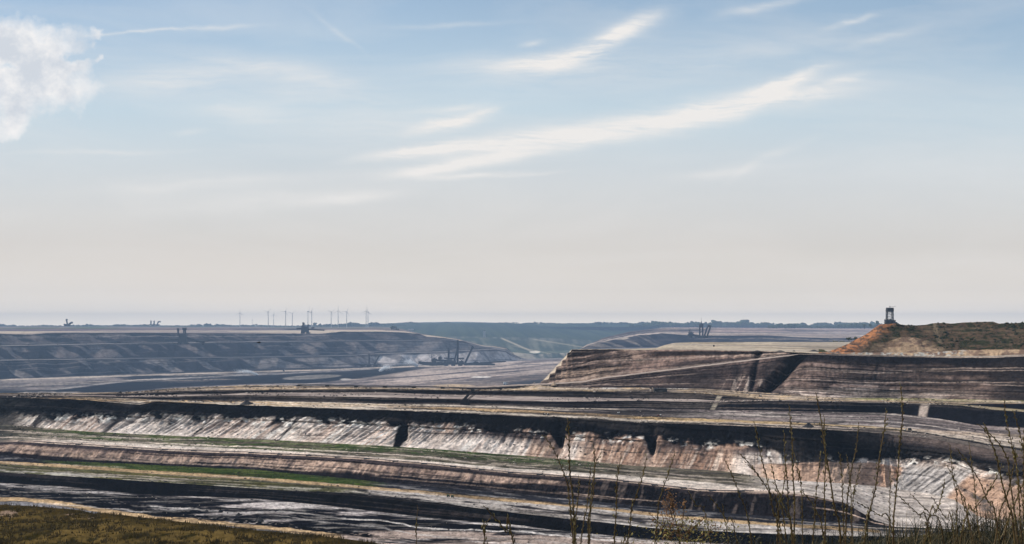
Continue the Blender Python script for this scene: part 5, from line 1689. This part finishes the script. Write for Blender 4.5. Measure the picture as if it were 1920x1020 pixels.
def lone_tree(px, py, Y, hpx_, label, wide=1.0):
    p = at(px, py, Y); k = Y / F; h = hpx_ * k
    r = empty('leafy_tree', p)
    tag(r, label, 'tree', 'single trees beyond the pit')
    m = MB(); m.tube([(0, 0, -2), (0, 0, h * .3), (h * .02, 0, h * .6)], [h * .05, h * .04, h * .02], 6)
    m.tube([(0, 0, h * .3), (h * .15, 0, h * .55)], [h * .03, h * .015], 5); m.tube([(0, 0, h * .35), (-h * .15, .02 * h, h * .6)], [h * .03, h * .012], 5)
    m.build('trunk', M_STEEL if False else principled_bark, r)
    it = []
    for i in range(26):
        a = random.uniform(0, 6.28); u = random.random() ** .5
        it.append((math.cos(a) * u * h * .36 * wide, math.sin(a) * u * h * .3, h * (.62 + .28 * random.uniform(-1, 1)), h * .13, h * .11))
    c = clumps('crown', None, it, M_TREE, .4, kind=None); c.parent = r
    return r


principled_bark = principled('tree_bark', (.06, .045, .035), nscale=1, namt=.3)
lone_tree(740, 628, 4000, 18, 'single round tree on the shoulder of the far left wall', 1.1)
lone_tree(747.5, 628, 3950, 6, 'low bush right of the round tree on the shoulder of the far wall', 1.4)
for px, py, hh, lb in ((1621, 616, 9, 'first dark tree standing in the haze left of the orange hill'), (1632, 614, 8, 'second dark tree standing in the haze left of the orange hill'),
                       (1645, 611, 10, 'tall thin tree touching the left shoulder of the green hill')):
    lone_tree(px, py, 3200, hh, lb, .7)
for px, py, hh, wd_, lb in ((1567, 648, 9, 1.5, 'dark bush at the left end of the orange hill'), (1579, 647, 8, 1.3, 'dark bush just above the foot of the orange hill'),
                        (1592, 641, 9, 1.6, 'dark bush half way up the left side of the orange hill'), (1604, 638, 7, 1.6, 'upper dark bush beside the orange slope')):
    lone_tree(px, py, 820, hh, lb, wd_)

# scrub on the green hill
it = []
hg = [g for g in GRIDS if g['name'] == 'spoil_hill']
for i in range(1900):
    g = hg[1] if random.random() < .8 else hg[0]
    a = random.randrange(g['X'].shape[0]); b = random.randrange(g['X'].shape[1])
    px, py = g['px'][a, b], g['py'][a, b]
    if px < 1655 + random.uniform(-6, 30) or (py > 632 and abs(px - 1702) < 52): continue
    if py > 640 and random.random() < .6: continue
    k = g['Y'][a, b] / F; h = random.choice((.5, .7, .9, 1.3, 2.2)) * random.uniform(.7, 1.2) * k
    if vn(np.array([px / 16]), np.array([py / 7]), 44)[0] < .45: continue
    it.append((g['X'][a, b], g['Y'][a, b], g['Z'][a, b] + h * .3, h * 1.5, h))
clumps('hill_scrub', 'low dark scrub covering the green hill at the right', it, M_SCRUB)

# loose stones and clods on the benches
M_CLOD = principled('dark_clods', (.030, .028, .030), spec=0, nscale=.8, namt=.5)
M_CLODP = principled('pale_clods', (.42, .36, .31), spec=0, nscale=.8, namt=.4)
for (nm_, lb_, mt_, nn, sel) in (('coal_rubble', 'dark lumps and clods strewn over the benches and the pit floor', M_CLOD, 5200, ('pit_floor', 'green_bench', 'pink_bench', 'sand_road_bench', 'terrace_bench', 'high_wall')),
                            ('pale_rubble', 'pale lumps of sand and clay strewn over the benches and the pit floor', M_CLODP, 2200, ('pit_floor', 'pink_bench', 'sand_road_bench', 'terrace_bench'))):
    gs = [g for g in GRIDS if g['name'] in sel]
    it = []
    while len(it) < nn:
        g = random.choice(gs)
        a = random.randrange(g['X'].shape[0]); b = random.randrange(g['X'].shape[1])
        px, py = g['px'][a, b], g['py'][a, b]
        if not (-60 < px < 1990) or vn(np.array([px / 40]), np.array([py / 9]), 71)[0] < .48: continue
        k = g['Y'][a, b] / F; h = k * random.choice((.5, .6, .8, .8, 1.1, 1.6)) * random.uniform(.6, 1.2)
        it.append((g['X'][a, b], g['Y'][a, b], g['Z'][a, b] + h * .15, h * random.uniform(.9, 1.9), h * .6))
    clumps(nm_, lb_, it, mt_, .4)

# weeds on the benches
it = []
for nm, test in (('pink_bench', lambda x, y: 60 < x < 1150 and 1.5 < y - float(t7(x)) < 15), ('green_bench', lambda x, y: 90 < x < 720 and -3 > y - float(road_mid(x)))):
    g = [q for q in GRIDS if q['name'] == nm][0]
    for i in range(9000):
        a = random.randrange(g['X'].shape[0]); b = random.randrange(g['X'].shape[1])
        px, py = g['px'][a, b], g['py'][a, b]
        if not test(px, py): continue
        if vn(np.array([px / 26]), np.array([py / 5]), 9)[0] < .42: continue
        k = g['Y'][a, b] / F; h = random.uniform(.35, 1.0) * k
        it.append((g['X'][a, b], g['Y'][a, b], g['Z'][a, b] + h * .2, h * 1.6, h * .7))
clumps('bench_weeds', 'green weeds growing on the two green benches', it, principled('weed_green', (.040, .075, .018), nscale=.5, namt=.5))

# grass tufts on the meadow slope
gm = [g for g in GRIDS if g['name'] == 'meadow_slope'][0]
nT = 9000
ia = rng.integers(0, gm['X'].shape[0], nT * 2); ib = rng.integers(0, gm['X'].shape[1] - 1, nT * 2)
kp = (gm['px'][ia, ib] < 800) & (rng.random(nT * 2) < .25 + .75 * ss(.4, .6, fbm(gm['X'][ia, ib] / 4, gm['Y'][ia, ib] / 5, 3, 811)))
ia, ib = ia[kp][:nT], ib[kp][:nT]
V_ = []; F_ = []; nb = 0
bx = gm['X'][ia, ib]; by = gm['Y'][ia, ib]; bz = gm['Z'][ia, ib]
for q in range(5):
    a = rng.uniform(0, 6.28, len(bx)); h = rng.uniform(.12, .42, len(bx)); wd_ = rng.uniform(.03, .07, len(bx)); sp = rng.uniform(.05, .3, len(bx))
    cx, cy = bx + np.cos(a) * sp, by + np.sin(a) * sp
    A = np.stack([cx - wd_, cy, bz - .03], -1); B = np.stack([cx + wd_, cy + wd_ * .3, bz - .03], -1); D = np.stack([cx + np.cos(a) * h * .4, cy + np.sin(a) * h * .4, bz + h], -1)
    V_.append(np.stack([A, B, D], 1).reshape(-1, 3)); F_.append(np.arange(len(bx) * 3).reshape(-1, 3) + nb); nb += len(bx) * 3
tag(mesh_obj('meadow_tufts', np.concatenate(V_), np.concatenate(F_), leafy('meadow_grass', (.045, .034, .014), .3, nscale=.5, c2=(.16, .115, .048))), 'dry olive grass tufts on the meadow slope at the lower left', kind='stuff')

# ======================================================================= foreground plants
def bank_h(x, y):
    return float(bank_z(np.array([x]), np.array([y]), 0, 0)[0])


def stalk(pts_px, Y, name, label, thick=1.0, spike=.62, mat=None, smat=None, dens=1.0, group='tall dry grass stalks in the foreground'):
    """pts_px from the tip down to the ground, in photo pixels"""
    P = [at(x, y, Y) for x, y in pts_px]
    b = P[-1]
    gz = bank_h(b.x, Y) - .03
    dlast = P[-1] - P[-2]
    if b.z > gz:
        sl_ = dlast.x / min(dlast.z, -1e-3)
        P.append(Vector((b.x + max(-.12, min(.12, sl_ * (gz - b.z) * .5)), Y, gz)))
    root = P[-1].copy()
    # resample smooth
    Q = []
    n = len(P)
    for i in range(n - 1):
        p0 = P[max(i - 1, 0)]; p1 = P[i]; p2 = P[i + 1]; p3 = P[min(i + 2, n - 1)]
        for j in range(6):
            t = j / 6
            Q.append(.5 * ((2 * p1) + (p2 - p0) * t + (2 * p0 - 5 * p1 + 4 * p2 - p3) * t * t + (3 * p1 - p0 - 3 * p2 + p3) * t ** 3))
    Q.append(P[-1])
    yl = random.uniform(-.15, .15)
    L = [0]
    for i in range(1, len(Q)): L.append(L[-1] + (Q[i] - Q[i - 1]).length)
    Q = [q + Vector((0, yl * (1 - l / L[-1]), 0)) - root for q, l in zip(Q, L)]
    r = empty(name, root)
    tag(r, label, 'grass stalk', group)
    Q = [q + Vector((math.sin(l * 23 + yl * 40), math.cos(l * 17), 0)) * .0022 * min(1, l * 6) * (1 if 0 < i_ < len(Q) - 2 else 0) for i_, (q, l) in enumerate(zip(Q, L))]
    m = MB(); m.tube(Q, [.0011 * thick + .0021 * thick * min(1, l / L[-1] * 1.5) for l in L], 5)
    m.build('stem', mat or M_STEM, r, True)
    # alternate spikelets along the upper part
    m = MB()
    d = 0.0; side = 1
    top = L[-1] * spike
    while d < top:
        i = max(j for j in range(len(L)) if L[j] <= d); i = min(i, len(Q) - 2)
        q = Q[i].lerp(Q[i + 1], (d - L[i]) / max(L[i + 1] - L[i], 1e-6))
        ax = (Q[i] - Q[i + 1]).normalized()
        sz = random.uniform(.013, .020) * thick ** .5 * (1.0 if d > .03 else .75)
        az = random.uniform(-1.5, 1.5)
        out = (ax.cross(Vector((math.sin(az), math.cos(az), 0)))).normalized() * side
        op = random.uniform(.12, .42)
        tip = q + (ax * .92 + out * op) * sz
        mid = q + (ax * .45 + out * op) * sz
        w1 = ax.cross(out) * sz * .17; w2 = out * sz * .15
        m.add([q, mid + w1 + w2 * .2, mid - w1 + w2 * .2, mid + w2 * 1.3, mid - w2 * .7, tip],
              [(0, 1, 3), (0, 3, 2), (0, 2, 4), (0, 4, 1), (5, 3, 1), (5, 2, 3), (5, 4, 2), (5, 1, 4)])
        d += random.uniform(.006, .019) / dens
        side = -side
    o = m.build('spikelets', smat or M_SPIKE, r)
    o['kind'] = 'stuff'
    return r


ST = [
 ([(1061, 782), (1064, 840), (1067, 890), (1071, 950), (1075, 1010)], 1.5, 'thick dark stalk standing straight, tallest at the left of the stalk row'),
 ([(1024, 826), (1040, 850), (1055, 885), (1066, 915), (1072, 960)], 1.4, 'stalk arching up to the left beside the tall straight one'),
 ([(1090, 906), (1089, 930), (1085, 965), (1083, 1012)], 1.2, 'short pale green stalk right of the tall straight one'),
 ([(1115, 834), (1118, 875), (1113, 930), (1106, 975), (1105, 1010)], 1.3, 'left twin of the forked pair of stalks'),
 ([(1133, 854), (1119, 885), (1114, 925), (1110, 970), (1108, 1010)], 1.2, 'right branch of the forked pair of stalks'),
 ([(1109, 880), (1106, 920), (1100, 960), (1094, 990)], 1.1, 'thin stalk close left of the forked pair'),
 ([(1160, 848), (1154, 890), (1151, 940), (1149, 1015)], 1.3, 'straight stalk over the sand wall, right of the forked pair'),
 ([(1203, 848), (1194, 890), (1183, 930), (1174, 975)], 1.3, 'stalk leaning right in front of the dark notch'),
 ([(1265, 850), (1252, 890), (1241, 925), (1231, 985)], 1.3, 'stalk leaning right just above the brown seed bush'),
 ([(1289, 920), (1302, 945), (1323, 980)], 1.0, 'thin stalk leaning left, right of the seed bush'),
 ([(1350, 943), (1354, 970), (1360, 1005)], 1.0, 'very thin upright stalk right of the seed bush'),
 ([(1360, 864), (1374, 895), (1388, 930), (1403, 978)], 1.1, 'thin stalk leaning left over the dark slope, left of centre right'),
 ([(1380, 847), (1400, 868), (1420, 895), (1440, 930), (1455, 970)], 1.2, 'stalk arching left above the pale sand face'),
 ([(1422, 797), (1430, 840), (1438, 880), (1448, 925), (1458, 970), (1466, 1010)], 1.3, 'stalk rising past the coal edge, leaning left'),
 ([(1460, 808), (1463, 860), (1468, 920), (1473, 965), (1478, 1005)], 1.3, 'upright stalk left of the orange tipped one'),
 ([(1492, 766), (1494, 810), (1496, 870), (1497, 930), (1496, 1005)], 1.4, 'rust coloured upright stalk with its tip on the pale bench'),
 ([(1527, 738), (1534, 780), (1544, 840), (1554, 900), (1564, 955), (1573, 1000)], 1.5, 'long dark stalk leaning left, its tip at the foot of the mesa'),
 ([(1477, 846), (1482, 866), (1487, 892), (1492, 930)], .9, 'short thin stalk between the two upright ones'),
 ([(1520, 843), (1517, 880), (1514, 930), (1512, 975)], 1.1, 'green tinted stalk in front of the sand face'),
 ([(1537, 780), (1539, 840), (1540, 900), (1541, 960), (1541, 1005)], 1.3, 'upright stalk just right of the green tinted one'),
 ([(1574, 852), (1577, 890), (1579, 930), (1581, 975)], 1.1, 'stalk with a pale tip in front of the sand face'),
 ([(1611, 797), (1606, 840), (1598, 880), (1591, 920), (1588, 960)], 1.3, 'light green stalk leaning right over the coal wall'),
 ([(1603, 862), (1606, 900), (1607, 950), (1607, 1000)], 1.1, 'upright stalk crossing the light green leaning one'),
 ([(1638, 878), (1630, 905), (1622, 935), (1617, 965)], .9, 'small whitish stalk in front of the sand face'),
 ([(1670, 772), (1664, 820), (1654, 870), (1645, 930), (1634, 975), (1626, 1005)], 1.5, 'thick dark stalk leaning right beside the tallest one'),
 ([(1684, 722), (1687, 770), (1684, 830), (1679, 890), (1675, 950), (1672, 1003)], 1.4, 'tallest stalk of all, upright in front of the mesa'),
 ([(1674, 885), (1675, 920), (1673, 960)], .9, 'short stalk at the foot of the tallest one'),
 ([(1663, 920), (1682, 938), (1702, 956), (1722, 978)], 1.2, 'stalk bowing far left across the pale floor'),
 ([(1690, 920), (1708, 938), (1728, 957), (1750, 985)], 1.2, 'second stalk bowing left across the pale floor'),
 ([(1740, 892), (1734, 925), (1727, 950), (1714, 980)], 1.2, 'stalk leaning right from the grass below the white gullies'),
 ([(1744, 932), (1757, 953), (1770, 972), (1784, 995)], 1.1, 'stalk bowing left under the orange slope'),
 ([(1762, 830), (1768, 870), (1774, 910), (1780, 955)], 1.0, 'thin stalk over the white gullies'),
 ([(1838, 795), (1850, 825), (1862, 860), (1874, 905), (1886, 950), (1895, 985)], 1.7, 'thickest black stalk leaning left at the right edge'),
 ([(1851, 800), (1868, 815), (1886, 834), (1898, 860), (1905, 900)], 1.5, 'stalk bowing left high over the bench at the right edge'),
 ([(1880, 752), (1884, 790), (1892, 825), (1900, 860), (1906, 900)], 1.3, 'tall upright stalk nearest the right edge'),
 ([(1865, 766), (1876, 800), (1888, 840), (1896, 880)], 1.2, 'stalk crossing behind the tall one near the right edge'),
 ([(1792, 842), (1812, 870), (1832, 900), (1850, 940), (1866, 980)], 1.3, 'dark stalk crossing the black slope at the right'),
 ([(1802, 882), (1815, 910), (1826, 940), (1836, 975)], 1.1, 'lower dark stalk over the orange slope at the right'),
 ([(1488, 913), (1505, 932), (1518, 955), (1530, 990)], 1.2, 'short stalk bowing left in front of the dark nose of the terrace'),
 ([(1603, 940), (1625, 952), (1645, 965), (1668, 985)], 1.2, 'stalk bowing flat to the left over the end of the dark slope'),
 ([(1441, 860), (1450, 905), (1460, 950), (1470, 995)], 1.2, 'stalk left of the rust coloured one, leaning left'),
 ([(1442, 900), (1454, 930), (1466, 960), (1476, 1000)], 1.1, 'lower stalk leaning left into the dark terrace nose'),
 ([(1488, 878), (1483, 915), (1476, 945), (1470, 985)], 1.2, 'short dark stalk leaning right in front of the sand face'),
 ([(1838, 838), (1841, 880), (1844, 930), (1848, 980)], 1.0, 'thin upright greenish stalk in the right hand tangle'),
 ([(1806, 930), (1812, 955), (1822, 995)], 1.1, 'short stalk low in the right hand tangle'),
 ([(1895, 852), (1888, 890), (1878, 930), (1866, 975)], 1.3, 'stalk leaning right in the right hand tangle'),
 ([(1856, 868), (1842, 900), (1826, 925), (1806, 950), (1790, 985)], 1.3, 'long stalk curving down to the left in the right hand tangle'),
 ([(1912, 790), (1908, 840), (1910, 900), (1914, 960)], 1.4, 'upright stalk cut by the right edge of the picture'),
 ([(1878, 880), (1888, 910), (1896, 945), (1902, 985)], 1.2, 'dark stalk leaning left below the tallest ones at the right edge'),
 ([(1916, 862), (1900, 905), (1886, 940), (1874, 985)], 1.3, 'stalk leaning far right at the edge of the picture'),
 ([(1105, 985), (1104, 1000), (1100, 1030)], 1.1, 'stump of a stalk at the bottom under the forked pair'),
 ([(1167, 995), (1163, 1010), (1157, 1030)], 1.0, 'small stalk tip at the bottom edge below the straight one'),
 ([(779, 958), (778, 980), (777, 1000), (777, 1032)], 1.0, 'lone thin stalk at the bottom, left of centre'),
 ([(1330, 930), (1345, 950), (1362, 975), (1380, 1005)], 1.0, 'thin arching stalk low between the seed bush and the stalks'),
]
for i, (pp, th, lb) in enumerate(ST):
    Yd = 3.4 + (i * 37 % 17) / 10.0
    sm = M_SPIKE
    stalk(pp, Yd, 'grass_stalk', lb, th * Yd / 4.2, dens=1.0 * 4.2 / Yd)
stalk([(910, 955), (922, 969), (937, 985), (950, 1003), (962, 1022)], 3.0, 'grass_stalk', 'bent yellow green stalk leaning right at the bottom centre', 1.3, .2)
stalk([(919, 967), (911, 980), (908, 1000), (909, 1025)], 3.0, 'grass_stalk', 'yellow green stalk dropping from the bent one at the bottom centre', 1.1, .2)

# the brown seeding weed
rb = empty('seeding_weed', at(1275, 1030, 4.2))
tag(rb, 'bushy weed with brown seed heads rising at the bottom right of centre', 'weed')
bo = rb.location
gz = bank_h(bo.x, 4.2)
mS = MB(); mD = MB(); mL = MB()


def seed_branch(x0, y0, x1, y1, wpx, n, Yd=4.2):
    k = Yd / F
    p = at(x0, y0, Yd) - bo; q = at(x1, y1, Yd) - bo
    mS.tube([p, p.lerp(q, .5) + Vector((random.uniform(-1, 1) * 4 * k, 0, 0)), q], [1.1 * k, .8 * k, .4 * k], 5)
    for i in range(n):
        u = random.random()
        c = p.lerp(q, u) + Vector((random.gauss(0, wpx * (1 - .5 * u)) * k, random.gauss(0, wpx * .8) * k, random.gauss(0, 3) * k))
        s_ = random.uniform(1.0, 2.1) * k
        R = Matrix.Rotation(random.uniform(0, 6.28), 3, Vector((random.random(), random.random(), random.random() + .1)).normalized())
        vs = [c + R @ Vector(v) for v in ((0, 0, s_ * 1.3), (s_, 0, 0), (0, s_ * .6, 0), (-s_, 0, 0), (0, -s_ * .6, 0), (0, 0, -s_))]
        mD.add(vs, [(0, 1, 2), (0, 2, 3), (0, 3, 4), (0, 4, 1), (5, 2, 1), (5, 3, 2), (5, 4, 3), (5, 1, 4)])


mS.tube([(0, 0, gz - bo.z - .03), (0, 0, .02), at(1272, 985, 4.2) - bo], [.005, .004, .003], 6)
for b_ in ((1275, 1010, 1252, 922, 9, 130), (1262, 960, 1256, 918, 8, 60), (1262, 975, 1245, 938, 8, 60), (1278, 990, 1284, 936, 5, 40), (1270, 1000, 1245, 962, 7, 40), (1255, 1005, 1241, 962, 3, 22),
           (1290, 1000, 1325, 966, 6, 46), (1262, 1010, 1216, 962, 3, 18), (1285, 1010, 1300, 975, 9, 50), (1260, 1015, 1230, 985, 10, 50), (1310, 1015, 1345, 985, 10, 50)):
    seed_branch(*b_)
for i in range(1000):
    x = random.gauss(1290, 55); y = random.uniform(968, 1035) + abs(x - 1285) * .15; k = 4.2 / F
    c = at(x, y, 4.2 + random.uniform(-.25, .25)) - bo
    s_ = random.uniform(3.0, 9.0) * k; a = random.uniform(0, 6.28); e = random.uniform(-.6, 1.0)
    d = Vector((math.cos(a) * math.cos(e), math.sin(a) * math.cos(e), math.sin(e))); wv = d.cross(Vector((0, 0, 1))).normalized() * s_ * .22
    mL.add([c, c + d * s_ * .5 + wv, c + d * s_, c + d * s_ * .5 - wv], [(0, 1, 2, 3)])
mS.build('stem', M_STEM, rb); o = mD.build('seeds', M_DOCK, rb); o['kind'] = 'stuff'; o = mL.build('leaves', M_WEED, rb); o['kind'] = 'stuff'


# low broad-leaved weeds and twiggy bits among the grass of the bank
mB = MB(); mT = MB()
for i in range(230):
    px = random.uniform(1130, 2000); Yd = random.uniform(3.6, 5.6); x = (px - 960) / F * Yd
    z = bank_h(x, Yd); hgt = random.uniform(.08, .26) * (.5 + .7 * float(ss(1300, 1900, np.array(px))))
    tips = []
    for b in range(random.randint(2, 4)):
        a = random.uniform(0, 6.28); ln = random.uniform(.3, .9) * hgt
        q = Vector((x + math.cos(a) * ln, Yd + math.sin(a) * ln, z + hgt * random.uniform(.6, 1.1)))
        mid = Vector((x, Yd, z)).lerp(q, .5) + Vector((math.cos(a), math.sin(a), 0)) * ln * -.15
        mT.tube([(x, Yd, z - .02), mid, q], [.0022, .0016, .0007], 4)
        for c in range(9):
            t = random.uniform(.25, 1); p0 = Vector((x, Yd, z)).lerp(q, t)
            al = random.uniform(0, 6.28); d = Vector((math.cos(al), math.sin(al), random.uniform(-.2, .8))).normalized(); s_ = random.uniform(.010, .030)
            wv = d.cross(Vector((0, 0, 1))).normalized() * s_ * random.uniform(.22, .4)
            mB.add([p0, p0 + d * s_ * .5 + wv, p0 + d * s_, p0 + d * s_ * .5 - wv], [(0, 1, 2, 3)])
tag(mT.build('weed_twigs', M_STEM), 'thin twigs of low weeds in the bank grass at the bottom right', kind='stuff')
tag(mB.build('weed_leaves', M_WEED2), 'small broad leaves of low weeds in the bank grass at the bottom right', kind='stuff')

# grass of the bank: one mass of blades
def blades(name, label, n, xr, yr, hr, wr, mat, dfn=None, lean=.35):
    x = rng.uniform(xr[0], xr[1], n * 3); y = rng.uniform(yr[0], yr[1], n * 3)
    ux = 960 + F * x / y
    keep = (ux > 980) & (ux < 2050)
    if dfn is not None: keep &= rng.random(len(x)) < dfn(ux, x, y)
    x, y, ux = x[keep][:n], y[keep][:n], ux[keep][:n]
    n = len(x)
    z = bank_z(x, y, 0, 0)
    h = rng.uniform(hr[0], hr[1], n) * (.35 + .9 * ss(1040, 1900, ux)) * (.6 + .8 * fbm(x / .35, y / .35, 3, 801)); wd = rng.uniform(wr[0], wr[1], n)
    a = rng.uniform(0, 2 * np.pi, n); le = rng.random(n) * lean
    dx, dy = np.cos(a), np.sin(a)
    wx, wy = -dy * wd, dx * wd
    P = []
    for t, wk in ((0, 1), (.35, .9), (.7, .6)):
        cx = x + dx * h * le * t * t * 1.6; cy = y + dy * h * le * t * t * 1.6; cz = z + h * t * (1 - .25 * le * t)
        P.append(np.stack([cx - wx * wk, cy - wy * wk, cz], -1)); P.append(np.stack([cx + wx * wk, cy + wy * wk, cz], -1))
    t = 1.0
    P.append(np.stack([x + dx * h * le * 1.6, y + dy * h * le * 1.6, z + h * (1 - .25 * le)], -1))
    V_ = np.stack(P, 1).reshape(-1, 3)
    b = (np.arange(n) * 7)[:, None, None]
    F_ = (np.array([[0, 1, 3], [0, 3, 2], [2, 3, 5], [2, 5, 4], [4, 5, 6]])[None] + b).reshape(-1, 3)
    o = mesh_obj(name, V_, F_, mat)
    tag(o, label, kind='stuff')


blades('bank_grass', 'dark grass covering the bank along the bottom right', 15000, (0, 5.2), (3.4, 7.0), (.05, .22), (.0014, .0036), M_BLADE, lean=1.1)
blades('dry_grass', 'dry straw coloured grass among the dark grass of the bank', 3200, (0, 5.0), (3.2, 6.5), (.10, .34), (.0008, .0016), M_DRYBL, lean=.9)
blades('fine_dry_stems', 'thin dry stems rising from the bank at the lower right', 420, (1.2, 4.6), (3.2, 5.5), (.25, .62), (.0008, .0015), M_STEM,
       dfn=lambda u, x, y: .15 + .85 * ss(1500, 1900, u), lean=.5)
for g in []:
    k = g['X'].shape[1] // 2
    print('GRID', g['name'], 'px %.0f Y %.0f..%.0f Z %.1f..%.1f' % (g['px'][0, k], g['Y'][0, k], g['Y'][-1, k], g['Z'][0, k], g['Z'][-1, k]))

# --- the air -------------------------------------------------------------------------
mb = MB()
mb.box(-8600, 8600, -450, 8600, -260, 90)
hm = bpy.data.materials.new('haze')
hm.use_nodes = True
ht = NT(hm.node_tree)
pv = ht.n('ShaderNodeVolumePrincipled')
pv.inputs['Color'].default_value = HAZE_COLOR
pv.inputs['Density'].default_value = HAZE_DENSITY
pv.inputs['Anisotropy'].default_value = 0.0
ho = ht.n('ShaderNodeOutputMaterial')
ht.l(pv.outputs[0], ho.inputs['Volume'])
hz = mb.build('haze', hm)
hz['kind'] = 'stuff'
hz['label'] = 'thin blue summer haze filling the air over the mine'
